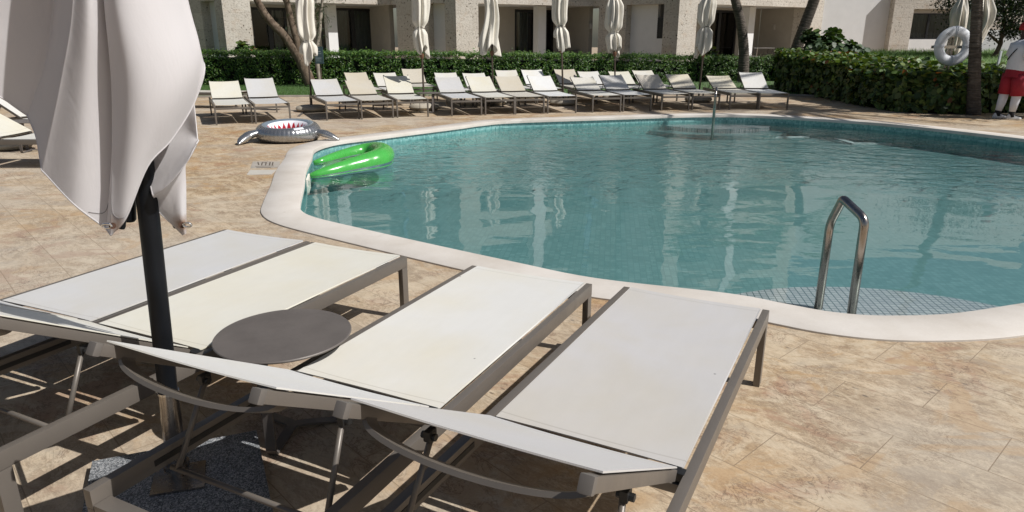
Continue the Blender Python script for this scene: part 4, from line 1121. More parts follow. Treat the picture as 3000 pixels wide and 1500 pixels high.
bx0, bx1 = min(p[0] for p in sgp), max(p[0] for p in sgp); by0, by1 = min(p[1] for p in sgp), max(p[1] for p in sgp)
i = 0
while i < 16000:
    x = random.uniform(bx0, bx1); y = random.uniform(by0, by1)
    if not poly_contains(sgp, x, y): continue
    i += 1
    seagrape(L, (x - so_.x, y - so_.y, sgh(x, y) + random.gauss(0, .045) - random.random() * .12), Vector((0, 0, 1)) + rv() * .8)
L.build('leaves', 'seagrape_leaf', sg)
def bush(name, lab, base, rx, ry, h, nl, fn, cat='bush', twig=True, grp=None, s=1.0):
    r_ = empty(name, base); tag(r_, lab, cat, grp)
    m = MB()
    for k in range(7):
        a = random.uniform(0, 6.28); rr_ = random.uniform(.3, .75)
        m.tube([(0, 0, -.02), (rx * rr_ * .4 * math.cos(a), ry * rr_ * .4 * math.sin(a), h * .4), (rx * rr_ * math.cos(a), ry * rr_ * math.sin(a), h * .8)], [.025, .018, .008], 6)
    m.build('stems', 'tree_bark', r_)
    L = Leaves(); cl = [(Vector((random.gauss(0, .45) * rx, random.gauss(0, .45) * ry, h * random.uniform(.25, .92)))) for _ in range(16)]
    for i in range(nl):
        c_ = random.choice(cl); p = c_ + rv() * random.uniform(.3, 1) * min(rx, h * .5) * .38
        if p.z < 0.02: continue
        fn(L, p, (p - Vector((0, 0, h * .4))).normalized() + rv() * .8 + Vector((0, 0, .3)))
    L.build('leaves', 'seagrape_leaf', r_); return r_
dk = lambda L, p, n_: seagrape(L, p, n_, 1, 1.25)
def dark_sg(L, p, n_):
    col = vary((.028, .060, .016), .4) if random.random() < .8 else vary((.07, .115, .03), .3)
    r_ = random.uniform(.06, .11); L.add(p, n_, rv(), r_, r_ * .92, col, 'r', .15)
bp_ = hray(2432) * 22.6
bush('seagrape_bush', 'dark rounded sea grape bush against the white wall', (bp_.x, 22.8, 0), 1.05, .8, 1.72, 2800, dark_sg)
bp_ = hray(703) * 25.2
bush('seagrape_bush', 'reddish sea grape sprigs rising over the hedge at the lit stone pillar', (bp_.x, 25.4, 0), .55, .3, 1.42, 420, dk)
bp_ = hray(2105) * 27.2
bush('seagrape_bush', 'reddish low bush over the hedge left of the palms', (bp_.x, 27.2, 0), .8, .3, 1.14, 420, dk)
bp_ = hray(1375) * 25.6
bush('seagrape_bush', 'small leafy sprigs over the hedge at the middle stone pillar', (bp_.x, 25.8, 0), .4, .25, 1.2, 200, lambda L, p, n_: L.add(p, n_, rv() + Vector((0, 0, 1)), .12, .05, vary((.05, .12, .02)), 'd', .1))
# strap leaved ground cover on the raised bed
L = Leaves(); bed = [(10.0, 20.4), (18.5, 20.4), (22, 26), (10.5, 26)]
gb = MB(); pts = [(10.4, 21.8, 0), (26, 21.8, 0), (26, 22.2, .46), (10.4, 22.2, .46), (26, 28.3, 1.0), (10.4, 28.3, 1.0), (26, 28.8, 0), (10.4, 28.8, 0)]
mesh('planting_bed', pts, [(0, 1, 2, 3), (3, 2, 4, 5), (5, 4, 6, 7)], 'soil'); struct(bpy.data.objects['planting_bed'])
for i in range(26000):
    y = 21.95 + 6.3 * random.random(); x = random.uniform(10.5, 20.5)
    z = (.46 if y > 22.2 else .25) + max(0, y - 22.2) * .0885
    L.add((x, y, z), (random.gauss(0, .5), -1, random.uniform(0, .8)), (random.gauss(0, .45), random.gauss(-.2, .35), 1), random.uniform(.14, .26), random.uniform(.014, .026), vary((.105, .215, .02), .4), 't', .2)
tag(L.build('ground_cover', 'grass_blade'), 'bright green strap leaved ground cover below the stone wing window', 'ground cover', None, 'stuff')
# trunks
def ringed(pts, rads, nring=46, n_=20, amp=.05, seed=0):
    pts = catmull(pts, 12); k = len(pts); rr_ = []
    for i in range(k):
        f = i / (k - 1) * (len(rads) - 1); j = min(int(f), len(rads) - 2); r_ = rads[j] + (rads[j + 1] - rads[j]) * (f - j)
        rr_.append(r_)
    m = MB(); rings = []
    dense = []; K = nring * 4
    for i in range(K + 1):
        f = i / K * (k - 1); j = min(int(f), k - 2); dense.append((pts[j] + (pts[j + 1] - pts[j]) * (f - j), rr_[j] + (rr_[j + 1] - rr_[j]) * (f - j)))
    for i, (p, r_) in enumerate(dense):
        t_ = (dense[min(i + 1, K)][0] - dense[max(i - 1, 0)][0]).normalized(); a_ = t_.orthogonal().normalized()
        if a_.dot(Vector((1, 0, 0))) < 0: a_ = -a_
        b_ = t_.cross(a_); saw = 1 + amp * ((i % 4) / 4 - .4)
        rings.append([p + (a_ * math.cos(6.2832 * q / n_) + b_ * math.sin(6.2832 * q / n_)) * r_ * (saw + .05 * noise.noise(Vector((q * .9 + seed, i * .35, seed)))) for q in range(n_)])
    return m.loft(rings)
def fronds(L, top, nf, ln, seed):
    rnd = random.Random(seed)
    for k in range(nf):
        a = 6.2832 * k / nf + rnd.uniform(-.2, .2); el = rnd.uniform(-.25, 1.1); d = Vector((math.cos(a), math.sin(a), 0))
        for j in range(46):
            s_ = j / 45; r_ = ln * s_
            p = Vector(top) + d * r_ * math.cos(el) + Vector((0, 0, r_ * math.sin(el) - 1.0 * ln * .55 * s_ ** 2))
            for sd_ in (-1, 1):
                side = Vector((-d.y, d.x, 0)) * sd_
                L.add(p, Vector((0, 0, 1)) + side * .3, side + d * .5 + Vector((0, 0, -.35)), .55 * (1 - abs(s_ - .45) * 1.1), .045, vary((.05, .105, .02), .3), 'd', .1)
def palm(lab, pts, rads, lnf=2.6, seed=0, nf=15):
    base = Vector(pts[0]); r_ = empty('palm_tree', base); tag(r_, lab, 'palm tree', 'palms at the pool')
    m = ringed([Vector(p) - base for p in pts], rads, int(14 * (Vector(pts[-1]) - base).length), 20, .07, seed)
    m.build('trunk', 'palm_bark', r_, R(60))
    L = Leaves(); fronds(L, Vector(pts[-1]) - base, nf, lnf, seed); L.build('crown', 'tree_leaf', r_)
def T(px, py, Y): return aty(px, py, Y)
Y = 25.6
palm('slender grey palm trunk rising from the lawn at the right porch', [T(*c4(1208, 790), Y), T(*c4(1222, 500), Y), T(*c4(1195, 230), Y), T(*c4(1140, 0), Y), T(*c4(1090, -260), Y), T(*c4(1060, -700), Y)], [.21, .175, .16, .15, .14, .13], 2.6, 1)
Y = 26.4
palm('leaning dark palm trunk with a flared base left of the sea grapes', [T(*c4(1630, 790), Y), T(*c4(1668, 650), Y), T(*c4(1745, 380), Y), T(*c4(1885, 0), Y), T(*c4(1990, -300), Y), T(*c4(2080, -650), Y)], [.36, .24, .20, .185, .17, .15], 2.6, 2)
Y = 14.62
palm('ringed palm trunk in the hedge between the life ring and the person', [T(2852, 338, Y), T(2853, 250, Y), T(2858, 120, Y), T(2863, 0, Y), T(2862, -150, Y), T(2850, -700, Y)], [.140, .122, .108, .098, .092, .085], 2.4, 3)
palm('palm beyond the right edge shading the pool corner', [(12.5, 13.55, 0), (12.2, 13.6, 2.6), (11.6, 13.7, 6.0)], [.2, .15, .13], 2.7, 5, 17)
def tree(name, lab, limbs, crown, nl, leaf, bark, matl='tree_leaf', cat='tree', base=(0, 0, 0)):
    r_ = empty(name, base); tag(r_, lab, cat); b_ = Vector(base)
    m = MB()
    for pts, r0, r1 in limbs:
        pp = catmull([Vector(p) - b_ for p in pts], 6); k = len(pp)
        m.tube(pp, [r0 + (r1 - r0) * i / (k - 1) for i in range(k)], 12)
    for v in m.bm.verts: v.co += v.normal * .0 + Vector((noise.noise(v.co * 9), noise.noise(v.co * 9 + Vector((5, 0, 0))), 0)) * .02
    m.build('trunk', bark, r_, R(70))
    L = Leaves()
    for (c_, s_, w) in crown:
        for i in range(int(nl * w)):
            p = Vector(c_) - b_ + Vector((random.gauss(0, s_[0] * .5), random.gauss(0, s_[1] * .5), random.gauss(0, s_[2] * .5)))
            if noise.noise(p * 1.6) < -.12: continue
            leaf(L, p)
    L.build('crown', matl, r_)
def leafy(c, l_, w_): return lambda L, p: L.add(p, rv() + Vector((0, 0, .6)), rv(), l_ * random.uniform(.7, 1.3), w_ * random.uniform(.7, 1.3), vary(c, .45), 'd', .1)
Y = 23.4
b_ = T(909, 246, Y)
z6 = lambda x, y: (550 + x / 4.6, y / 4.6)
limbs = [([T(909, 246, Y), T(*z6(1560, 900), Y), T(*z6(1470, 720), Y), T(*z6(1300, 480), Y), T(*z6(1090, 260), Y), T(*z6(930, 0), Y), T(*z6(850, -200), Y)], .20, .085),
         ([T(*z6(1500, 760), Y), T(*z6(1480, 600), Y), T(*z6(1410, 330), Y), T(*z6(1330, 0), Y), T(*z6(1300, -200), Y)], .12, .08),
         ([T(*z6(1340, 60), Y), T(*z6(1270, -40), Y), T(*z6(1180, -180), Y)], .05, .04),
         ([T(*z6(930, 0), Y), T(*z6(1010, 110), Y), ], .05, .07)]
crown = [(T(700, -230, Y), (1.5, 1.2, .8), 1), (T(850, -260, Y), (1.5, 1.2, .8), 1)]
tree('forked_tree', 'rough barked tree forking over the hedge at the left porch', limbs, crown, 2500, leafy((.05, .10, .02), .10, .04), 'tree_bark', base=b_)
Y = 23.6; b_ = T(940, 240, Y)
limbs = [([T(938, 244, Y), T(*z6(1755, 900), Y), T(*z6(1735, 720), Y), T(*z6(1770, 480), Y), T(*z6(1800, 120), Y), T(*z6(1825, -60), Y), T(*z6(1840, -300), Y)], .085, .035),
         ([T(*z6(1745, 560), Y), T(*z6(1720, 300), Y), T(*z6(1690, 80), Y), T(*z6(1660, -150), Y)], .03, .018)]
crown = [(T(*z6(1740, 60), Y), (.45, .4, .75), .35), (T(*z6(1730, -300), Y), (1.2, 1.0, .8), 1), (T(*z6(1710, 330), Y), (.22, .3, .5), .10), (T(*z6(1440, 250), Y), (.25, .3, .55), .16)]
tree('slender_tree', 'slender pale tree with narrow leaves behind the teal sign', limbs, crown, 1500, leafy((.04, .07, .025), .16, .022), 'pale_bark', base=b_)
Y = 26.2; b_ = T(2900, 170, Y)
z7 = lambda x, y: (2650 + x / 3.48, y / 3.48)
limbs = [([Vector((b_.x, Y, .55)), T(*z7(965, 480), Y), T(*z7(985, 400), Y), T(*z7(1010, 250), Y), T(*z7(1000, 60), Y), T(*z7(1010, -150), Y)], .09, .04),
         ([T(*z7(965, 440), Y), T(*z7(900, 380), Y), T(*z7(850, 330), Y), T(*z7(800, 200), Y), T(*z7(720, 40), Y)], .05, .02),
         ([T(*z7(985, 400), Y), T(*z7(1060, 320), Y), T(*z7(1140, 180), Y)], .05, .02)]
crown = [(T(2788, 2, Y), (.40, .8, .40), .22), (T(2850, 20, Y), (.75, .9, .75), .7), (T(2915, 15, Y), (1.0, 1.0, .9), 1), (T(2980, 20, Y), (1.1, 1.1, 1.0), 1.2), (T(2930, -130, Y), (2.0, 1.5, 1.0), 1.8), (T(3060, -40, Y), (1.6, 1.4, 1.4), 1.4), (T(2830, 75, Y), (.5, .6, .35), .22), (T(2975, 85, Y), (.6, .6, .4), .3)]
tree('dark_tree', 'dark leafy tree with crooked branches above the low white wall', limbs, crown, 3000, leafy((.012, .026, .006), .12, .05), 'tree_bark', base=b_)
# shade tree beyond the right edge of the view
limbs = [([(14.8, 13.0, 0), (14.6, 13.1, 2.2), (14.2, 13.2, 4.0)], .22, .10), ([(14.6, 13.1, 2.2), (15.2, 13.3, 4.2)], .10, .05)]
crown = [((13.6, 13.4, 5.0), (1.5, 1.1, .9), .8), ((15.1, 13.2, 5.2), (1.5, 1.2, .9), .8), ((14.4, 12.6, 5.3), (1.3, .8, .9), .6)]
tree('shade_tree', 'broad leafy tree beyond the right edge shading the hedge and person', limbs, crown, 2000, leafy((.04, .09, .02), .17, .08), 'tree_bark', base=(14.8, 13.0, 0))
# ------------------------------------------------------------------ pool handrails
A0 = G(2062, 752, WL); B0 = G(2142, 793, WL)
At = A(2088, 562, A0.y); Bt = A(2176, 552, B0.y); apx = A(2121, 500, A0.y * .72 + B0.y * .28)
def rail(pts, bend, r_, lab):
    pts = [Vector(p) for p in pts]; path = [pts[0]]
    for i in range(1, len(pts) - 1):
        d0 = (pts[i - 1] - pts[i]).normalized(); d1 = (pts[i + 1] - pts[i]).normalized(); b_ = min(bend[i - 1], (pts[i + 1] - pts[i]).length * .45)
        p0, p1 = pts[i] + d0 * b_, pts[i] + d1 * b_
        for k in range(9):
            t_ = k / 8; path.append(p0 * (1 - t_) ** 2 + pts[i] * 2 * t_ * (1 - t_) + p1 * t_ ** 2)
    path.append(pts[-1])
    o = MB().tube(path, r_, 20).build('pool_handrail', 'brushed_steel', None, 3.14)
    return tag(o, lab, 'handrail', 'steel handrails at the pool steps')
rail([(A0.x, A0.y, -.56), (At.x, At.y, At.z), apx, (Bt.x, Bt.y, Bt.z), (B0.x, B0.y, -.30)], (.05, .022, .05), .0265, 'bent steel handrail standing in the near curved pool steps')
c_ = g(1793 * S, 322 * S, WL); tpz = aty(1803 * S, 222 * S, c_.y)
rail([(c_.x, c_.y, -.5), (c_.x, c_.y, tpz.z - .10), (tpz.x + .05, c_.y + .18, tpz.z), (c_.x + .18, c_.y + .62, tpz.z - .12), (c_.x + .18, c_.y + .62, -.30)], (.08, .06, .08), .026, 'steel handrail seen edge-on at the far curved pool steps')
# drains, skimmer
for (x, y, lab) in ((1953, 339, 'white framed floor grate under the water by the far handrail'), (2183, 354, 'white framed floor grate under the water right of the far handrail')):
    c_ = G(x, y, DEEP + .012); o = MB()
    for (dx, dy, sx, sy) in ((0, -.36, 1.0, .12), (0, .36, 1.0, .12), (-.45, 0, .11, .60), (.45, 0, .11, .60)): o.box((c_.x + dx, c_.y + dy, DEEP + .012), (sx, sy, .02))
    o = tag(o.build('floor_grate', 'grate_white'), lab, 'grate', 'grates on the pool floor'); MB().box((c_.x, c_.y, DEEP + .006), (.78, .58, .012)).build('grille', 'dark_frame', o)
c_ = g(*z1(548, 540), -.08); sk = empty('pool_skimmer', (c_.x + .012, c_.y, -.1), math.atan2(1.75, -.38) ); tag(sk, 'cream skimmer frame in the pool wall by the green float', 'skimmer')
m = MB(); m.box((0, 0, .048), (.36, .02, .025)).box((0, 0, -.09), (.36, .02, .025)).box((-.17, 0, -.02), (.025, .02, .15)).box((.17, 0, -.02), (.025, .02, .15)); m.build('frame', 'rope_white', sk)
# ------------------------------------------------------------------ silver shark ring
SX, SY = -3.46, 10.80
sh = empty('shark_float', (SX, SY, 0), R(4)); tag(sh, 'silver inflatable swim ring with a red shark mouth and teeth', 'pool float')
nth, nph = 288, 56; V = []; Fq = []; mi = []
def shp(th, ph):
    back = .5 + .5 * math.sin(th)
    rt = .108 + .020 * back; Rm = .345
    wr = .010 * max(0, math.cos(ph)) ** .5 * (abs(math.sin(th * 23)) ** 6) if math.cos(ph) > 0 else 0
    rr_ = rt * (1 - wr * 3.5)
    r_ = Rm + rr_ * math.cos(ph) * 1.0
    z = .118 + rr_ * math.sin(ph) * 1.0 + .055 * back * (1 if math.sin(ph) > -.3 else .1) * max(0, math.sin(ph) * .6 + .4)
    return (r_ * math.cos(th) * 1.06, r_ * math.sin(th), z)
for i in range(nth):
    for j in range(nph): V.append(shp(6.2832 * i / nth, 6.2832 * j / nph))
for i in range(nth):
    for j in range(nph):
        a = i * nph + j; b = ((i + 1) % nth) * nph + j; j2 = (j + 1) % nph
        Fq.append((a, b, ((i + 1) % nth) * nph + j2, i * nph + j2))
        ph = 360 * (j + .5) / nph; th = 6.2832 * (i + .5) / nth
        if 82 < ph < 124: mi.append(1)
        elif 124 <= ph < 262:
            back = math.sin(th)
            x_ = (th / 6.2832 * 20) % 1.0; tooth = abs(x_ - .5) * 2
            lim = 134 + 44 * tooth if back > -.1 else 100
            mi.append(2 if ph < lim else 3)
        else: mi.append(0)
o = mesh('ring_tube', V, Fq, ['silver', 'shark_rim', 'tooth_white', 'mouth_red'], sh, 3.14)
for p, k in zip(o.data.polygons, mi): p.material_index = k
m = MB(); m.loft([[(.245 * math.cos(6.2832 * k / 48) * 1.06, .245 * math.sin(6.2832 * k / 48), z) for k in range(48)] for z in (.045, .05)]); m.build('mouth_floor', 'mouth_red', sh)
def fin(pts, rad, nm):
    pp = catmull(pts, 5); k = len(pp); m = MB(); rings = []
    for i in range(k):
        f = i / (k - 1) * (len(rad) - 1); j = min(int(f), len(rad) - 2); w_, h_ = [rad[j][q] + (rad[j + 1][q] - rad[j][q]) * (f - j) for q in (0, 1)]
        t_ = (pp[min(i + 1, k - 1)] - pp[max(i - 1, 0)]).normalized(); sd_ = t_.cross(Vector((0, 0, 1))).normalized(); u_ = sd_.cross(t_); wr = 1 - .05 * (i % 2)
        rings.append([pp[i] + sd_ * w_ * wr * math.cos(6.2832 * q / 16) + u_ * h_ * wr * math.sin(6.2832 * q / 16) for q in range(16)])
    return m.loft(rings).build(nm, 'silver', sh, 3.14)
fin([(-.40, -.18, .15), (-.52, -.27, .12), (-.60, -.38, .06), (-.615, -.50, .018)], [(.07, .05), (.10, .062), (.07, .05), (.008, .008)], 'fin')
fin([(.44, -.06, .14), (.58, -.10, .115), (.70, -.14, .07), (.80, -.17, .025)], [(.06, .05), (.085, .055), (.06, .042), (.008, .008)], 'fin')
lb = MB(); a_ = R(-52)
P_ = [Vector(shp(a, p)) * 1.0 + Vector((0, 0, .002)) for a, p in ((R(-66), R(70)), (R(-46), R(70)), (R(-46), R(48)), (R(-66), R(48)))]
for p in P_: p.x *= 1.012; p.y *= 1.012
lb.loft([[p for p in P_], [p + Vector((.001, -.001, .004)) for p in P_]]); lb.build('paper_tag', 'tag_white', sh)
# ------------------------------------------------------------------ green float
gf = empty('green_float', (-2.1, 9.2, 0)); tag(gf, 'bright green inflatable u-shaped float drifting against the pool edge', 'pool float')
path = []
for (x_, y_, r_) in ((572, 510, .03), (640, 494, .055), (760, 466, .082), (900, 432, .106), (1030, 402, .130), (1125, 376, .145), (1158, 336, .145), (1115, 306, .125), (1010, 306, .105), (880, 330, .085), (760, 362, .07), (660, 392, .052), (600, 406, .03)):
    z_ = WL + r_ * .72; q_ = g(*z1(x_, y_), z_); path.append((q_.x, q_.y, z_, r_))
pp = catmull([(p[0], p[1], p[2]) for p in path], 8); k = len(pp); rings = []; nn_ = 36
for i in range(k):
    f = i / (k - 1) * (len(path) - 1); j = min(int(f), len(path) - 2); r_ = path[j][3] + (path[j + 1][3] - path[j][3]) * (f - j)
    t_ = (pp[min(i + 1, k - 1)] - pp[max(i - 1, 0)]).normalized(); sd_ = t_.cross(Vector((0, 0, 1))).normalized(); u_ = sd_.cross(t_)
    rings.append([pp[i] - Vector((-2.1, 9.2, 0)) + (sd_ * math.cos(6.2832 * q / nn_) * 1.05 + u_ * math.sin(6.2832 * q / nn_)) * r_ * (1 + .012 * math.sin(i * 1.1) * math.sin(q * .5) ** 2) for q in range(nn_)])
V = [tuple(p) for r_ in rings for p in r_]
fu_ = []; fl_ = []
for i in range(k - 1):
    for q in range(nn_):
        f = (i * nn_ + q, i * nn_ + (q + 1) % nn_, (i + 1) * nn_ + (q + 1) % nn_, (i + 1) * nn_ + q)
        (fu_ if math.sin(6.2832 * (q + .5) / nn_) > -.25 else fl_).append(f)
mesh('upper_skin', V, fu_, 'float_green', gf, 3.14); mesh('lower_skin', V, fl_, 'float_clear', gf, 3.14)
ed = MB(); 
sm_ = [pp[i] - Vector((-2.1, 9.2, 0)) for i in range(k)]
ed.tube([Vector(rings[i][33]) for i in range(k)], .005, 6); ed.tube([Vector(rings[i][21]) for i in range(k)], .005, 6); ed.build('seam', 'float_green', gf, 3.14)
# web of film between the arms
V = []; Fq = []
for s_ in range(9):
    for i in range(14):
        a = rings[8 + i * 2][18]; b = rings[k - 9 - i * 2][18]; f = s_ / 8
        p = a + (b - a) * f; V.append((p.x, p.y, -.105 + .015 * math.sin(i * .8)))
for s_ in range(8):
    for i in range(13): a = s_ * 14 + i; Fq.append((a, a + 1, a + 15, a + 14))
mesh('film', V, Fq, 'float_clear', gf, 3.14)
# ------------------------------------------------------------------ life ring on its post
Yr = 15.5; rc = aty(2793, 135, Yr)
po = empty('ring_post', (rc.x, Yr + .12, 0)); tag(po, 'twin steel pipe post standing in the sea grape hedge behind the life ring', 'post')
for dx, z_ in ((-.03, 1.66), (.045, 1.52)): MB().tube([(dx, 0, 0), (dx, 0, z_)], .028, 14).tube([(dx, 0, z_), (dx, 0, z_ + .02)], .030, 14).build('pipe', 'brushed_steel', po, R(40))
MB().box((-.01, -.03, rc.z + .24), (.07, .06, .12), bev=.01).box((0, -.02, rc.z - .02), (.82, .02, .06)).build('ring_bracket', 'steel', po)
lr = empty('life_ring', rc); tag(lr, 'white life ring hanging on the steel post in the hedge', 'life ring')
Ro, Ri = 52 / F * Yr * 1.03, 26 / F * Yr; Rm, rt = (Ro + Ri) / 2, (Ro - Ri) / 2; V = []; Fq = []; a1_, b1_ = 72, 18
for i in range(a1_):
    for j in range(b1_):
        th = 6.2832 * i / a1_; ph = 6.2832 * j / b1_; r_ = Rm + rt * math.cos(ph)
        V.append((r_ * math.cos(th), -.0 + .055 * math.sin(ph) * 1.0, r_ * math.sin(th)))
        Fq.append((i * b1_ + j, ((i + 1) % a1_) * b1_ + j, ((i + 1) % a1_) * b1_ + (j + 1) % b1_, i * b1_ + (j + 1) % b1_))
mesh('ring_body', V, Fq, 'ring_white', lr, 3.14)
for th in (R(90), R(0), R(180), R(270)):
    rp = MB()
    for s_ in (-.05, .05):
        loop = []
        for j in range(17):
            ph = 6.2832 * j / 16; r_ = Rm + (rt + .006) * math.cos(ph); v_ = Vector((r_ * math.cos(th + s_ * .9), .061 * math.sin(ph), r_ * math.sin(th + s_ * .9))); loop.append(v_)
        rp.tube(loop, .006, 6, False)
    rp.build('grab_line', 'tag_white', lr, 3.14)
mk = MB()
for k in range(3):
    a = R(128 + k * 4); 
    for (r0, r1, da) in ((Rm - .04, Rm + .05, 6),):
        mk.beam((( r0 + k * .03) * math.cos(a), -.058, (r0 + k * .03) * math.sin(a)), ((r0 + .012 + k * .03) * math.cos(a - R(13)), -.058, (r0 + .012 + k * .03) * math.sin(a - R(13))), .004, .006)
mk.build('printed_mark', 'cord_dark', lr)
# slanted white post and sign
p0 = aty(2915, 218, 17.0); p1 = aty(2933, 149, 17.0)
o = MB().beam((p0.x, 17.0, p0.z - .65), p1, .045, .045, bev=.004).build('garden_stake', 'ring_white'); tag(o, 'slanted white stake rising from the hedge left of the person', 'stake')
Ysn = 17.6; q0 = aty(*z6(1705, 628), Ysn); q1 = aty(*z6(1835, 860), Ysn)
sg_ = empty('info_sign', ((q0.x + q1.x) / 2, Ysn, 0)); tag(sg_, 'dark teal rules board on a thin post behind the first far parasol', 'sign')
wS, hS = q1.x - q0.x, q0.z - q1.z; zc = (q0.z + q1.z) / 2
MB().box((0, 0, zc), (wS, .03, hS), bev=.006).build('board', 'sign_teal', sg_)
MB().tube([(0, .035, 0), (0, .035, zc + hS * .3)], .018, 10).build('post', 'pole_brown', sg_)
mk = MB()
for k in range(5):
    a = R(30 + 30 * k); mk.beam((-wS * .22, -.017, zc + hS * .33), (-wS * .22 + .05 * math.cos(a), -.017, zc + hS * .33 + .04 * math.sin(a)), .004, .018, up=(0, 1, 0))
mk.box((-wS * .02, -.0165, zc + hS * .22), (wS * .5, .003, .006))
mk.build('emblem', 'tag_white', sg_)
mk = MB()
for i, (w_, z_) in enumerate(((.8, .12), (.7, .08), (.3, -.06), (.75, -.14), (.7, -.18), (.75, -.22), (.6, -.28), (.7, -.34))): mk.box((-wS * (.9 - w_) / 2, -.0165, zc + hS * z_), (wS * w_, .003, .006))
mk.build('lettering', 'sign_mark', sg_)
# ------------------------------------------------------------------ person
pb = G(2537, 299); ps = empty('person', (pb.x - .03, pb.y, 0), R(0)); tag(ps, 'person in white shirt, red shorts and red cap standing by the hedge', 'person')
def skinned(name, nodes, edges, mat, parent, sub=2):
    me = bpy.data.meshes.new(name); me.from_pydata([n_[0] for n_ in nodes], edges, []); o = link(name, me, mat, parent)
    md = o.modifiers.new('skin', 'SKIN'); md.use_smooth_shade = True; md.branch_smoothing = .6
    sv = me.skin_vertices[0].data
    for i, n_ in enumerate(nodes): sv[i].radius = n_[1] if isinstance(n_[1], tuple) else (n_[1], n_[1])
    sv[0].use_root = True
    s2 = o.modifiers.new('sub', 'SUBSURF'); s2.levels = sub; s2.render_levels = sub
    return o
# facing +x; y: -near leg, + far leg
bn = [((0, 0, .94), (.13, .15)), ((.0, 0, 1.12), (.13, .15)), ((-.02, 0, 1.32), (.14, .17)), ((0, 0, 1.46), (.07, .09)), ((-.005, 0, 1.53), .055), ((.01, 0, 1.64), (.085, .075)), ((.02, 0, 1.74), (.08, .072)),
      ((.0, -.10, .82), (.10, .10)), ((.02, -.11, .50), .068), ((-.0, -.115, .30), .058), ((-.02, -.12, .09), .042), ((.10, -.13, .04), .035),
      ((-.06, .10, .82), (.10, .10)), ((-.08, .10, .50), .068), ((-.11, .10, .30), .058), ((-.14, .10, .09), .042), ((-.02, .09, .04), .035),
      ((-.02, -.20, 1.40), .062), ((-.04, -.26, 1.14), .048), ((.16, -.22, 1.02), .036), ((.24, -.18, 1.03), .03),
      ((-.02, .20, 1.40), .062), ((.0, .25, 1.14), .048), ((.18, .17, 1.02), .036), ((.25, .12, 1.03), .03)]
be = [(0, 1), (1, 2), (2, 3), (3, 4), (4, 5), (5, 6), (0, 7), (7, 8), (8, 9), (9, 10), (10, 11), (0, 12), (12, 13), (13, 14), (14, 15), (15, 16), (2, 17), (17, 18), (18, 19), (19, 20), (2, 21), (21, 22), (22, 23), (23, 24)]
body = skinned('body', bn, be, 'skin_dark', ps)
for sx, (hx, hy) in ((-1, (.24, -.18)), (1, (.25, .12))):
    hm = MB()
    for k in range(4):
        hm.tube([(hx + .02, hy - .025 + .017 * k, 1.035), (hx + .065 + .004 * (k in (1, 2)), hy - .024 + .016 * k, 1.03), (hx + .085 + .008 * (k in (1, 2)), hy - .022 + .015 * k, 1.005), (hx + .08, hy - .02 + .014 * k, .985)], [.009, .0085, .008, .006], 8)
    hm.tube([(hx, hy - .03, 1.04), (hx + .03, hy - .045, 1.055), (hx + .06, hy - .04, 1.05)], [.011, .010, .007], 8)
    hm.build('hand', 'skin_dark', body, 3.14)
def ell(cx_, cy_, z, rx, ry, n_=24, tilt=0): return [(cx_ + rx * math.cos(6.2832 * k / n_), cy_ + ry * math.sin(6.2832 * k / n_), z + tilt * math.cos(6.2832 * k / n_)) for k in range(n_)]
m = MB(); m.loft([ell(.0, 0, .92, .175, .205), ell(.01, 0, 1.0, .19, .215), ell(.005, 0, 1.12, .185, .21), ell(-.015, 0, 1.25, .175, .215), ell(-.025, 0, 1.36, .165, .225), ell(-.02, 0, 1.43, .13, .20), ell(-.0, 0, 1.475, .085, .12), ell(.015, 0, 1.495, .07, .075)], cap=False)
for s_, a, b in ((-1, Vector((-.02, -.17, 1.41)), Vector((-.035, -.265, 1.20))), (1, Vector((-.02, .17, 1.41)), Vector((-.01, .255, 1.20)))):
    m.tube([a, a + (b - a) * .5, b], [.085, .082, .085], 16)
m.build('shirt', 'shirt_white', ps, 3.14)
for s_, e_, w_, hd in ((-1, Vector((-.04, -.26, 1.14)), Vector((.16, -.22, 1.02)), 0), (1, Vector((0, .25, 1.14)), Vector((.18, .17, 1.02)), 0)):
    MB().tube([e_ + Vector((0, 0, .10)), e_, e_ + (w_ - e_) * .5, w_], [.056, .056, .048, .040], 14).build('sleeve', 'shirt_white', ps, 3.14)
m = MB(); m.loft([ell(0, 0, 1.0, .17, .20), ell(0, 0, .92, .18, .205), ell(-.01, 0, .80, .19, .21)], cap=False)
m.tube([(-.0, -.10, .86), (.01, -.105, .70), (.020, -.112, .45)], [.128, .122, .116], 20).tube([(-.05, .10, .86), (-.065, .10, .70), (-.082, .10, .47)], [.128, .122, .116], 20)
m.build('shorts', 'shorts_red', ps, 3.14)
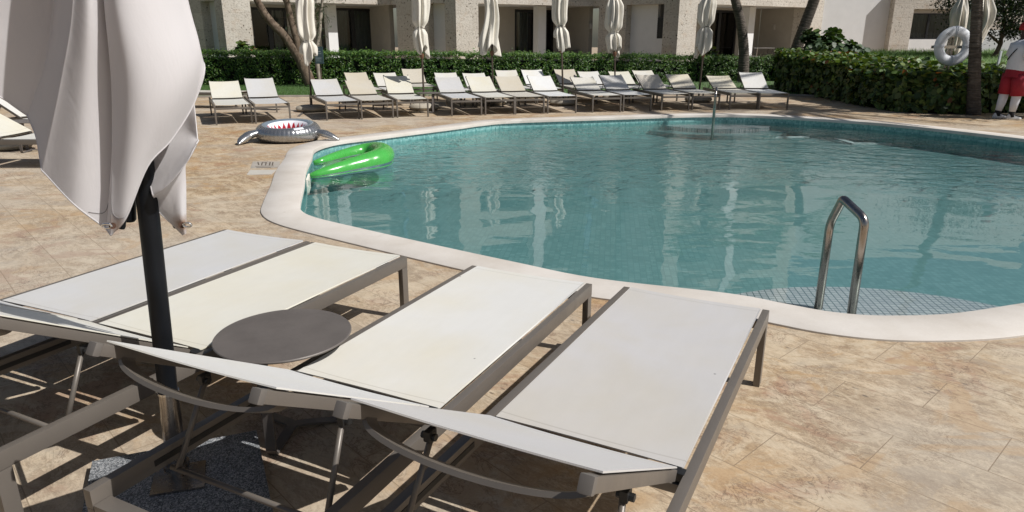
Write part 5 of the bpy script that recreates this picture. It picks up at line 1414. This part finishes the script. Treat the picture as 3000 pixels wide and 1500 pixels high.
for pts in ([(.02, -.11, .56), (.012, -.112, .42), (0, -.115, .30), (-.015, -.12, .15)], [(-.08, .10, .56), (-.095, .10, .42), (-.11, .10, .30), (-.135, .10, .15)]):
    MB().tube(pts, [.084, .079, .073, .056], 18).build('legging', 'shirt_white', ps, 3.14)
for (x, y) in ((-.02, -.12), (-.14, .10)):
    MB().tube([(x + .006, y, .17), (x, y, .10), (x + .01, y, .05)], [.052, .050, .055], 16).build('sock', 'sock_black', ps, 3.14)
    m = MB(); m.loft([ell(x + .06, y, .0, .15, .052), ell(x + .06, y, .03, .152, .055), ell(x + .055, y, .055, .135, .05, 24, -.014), ell(x + .03, y, .085, .085, .042, 24, -.02), ell(x + .015, y, .10, .05, .035, 24, -.02)]); m.build('shoe', 'shoe_white', ps, 3.14)
m = MB(); m.loft([ell(.005, 0, 1.665, .110, .094), ell(.0, 0, 1.72, .112, .098), ell(-.005, 0, 1.775, .098, .088), ell(-.01, 0, 1.81, .06, .056), ell(-.01, 0, 1.822, .01, .01)], cap=True)
m.loft([ell(.105, 0, 1.672, .075, .075), ell(.105, 0, 1.682, .075, .075)]); m.build('cap', 'cap_red', ps, 3.14)
fm = MB(); fm.loft([ell(.098, 0, 1.60, .012, .018, 10), ell(.100, 0, 1.615, .022, .02, 10), ell(.092, 0, 1.645, .01, .012, 10)])
for s_ in (-1, 1): fm.loft([ell(.005, s_ * .078, 1.60, .014, .008, 10), ell(.0, s_ * .084, 1.63, .022, .010, 10), ell(.0, s_ * .080, 1.655, .014, .008, 10)])
fm.build('face_features', 'skin_dark', body, 3.14)
ey = MB()
for s_ in (-1, 1): ey.box((.088, s_ * .03, 1.652), (.008, .018, .009), bev=.003)
ey.box((.090, 0, 1.575), (.008, .04, .008), bev=.003); ey.build('eyes_and_mouth', 'sock_black', body)
st_ = [Vector((.08, -.02, 1.50)), Vector((-.02, -.10, 1.475)), Vector((-.14, -.12, 1.36)), Vector((-.20, -.06, 1.24)), Vector((-.19, .06, 1.12))]
MB().tube(catmull(st_, 6), .009, 8).build('shoulder_strap', 'sock_black', ps, 3.14)
MB().box((.07, -.235, .96), (.055, .035, .12), bev=.006).tube([(.06, -.235, 1.0), (.085, -.235, 1.10)], .007, 8).build('radio', 'sock_black', ps)
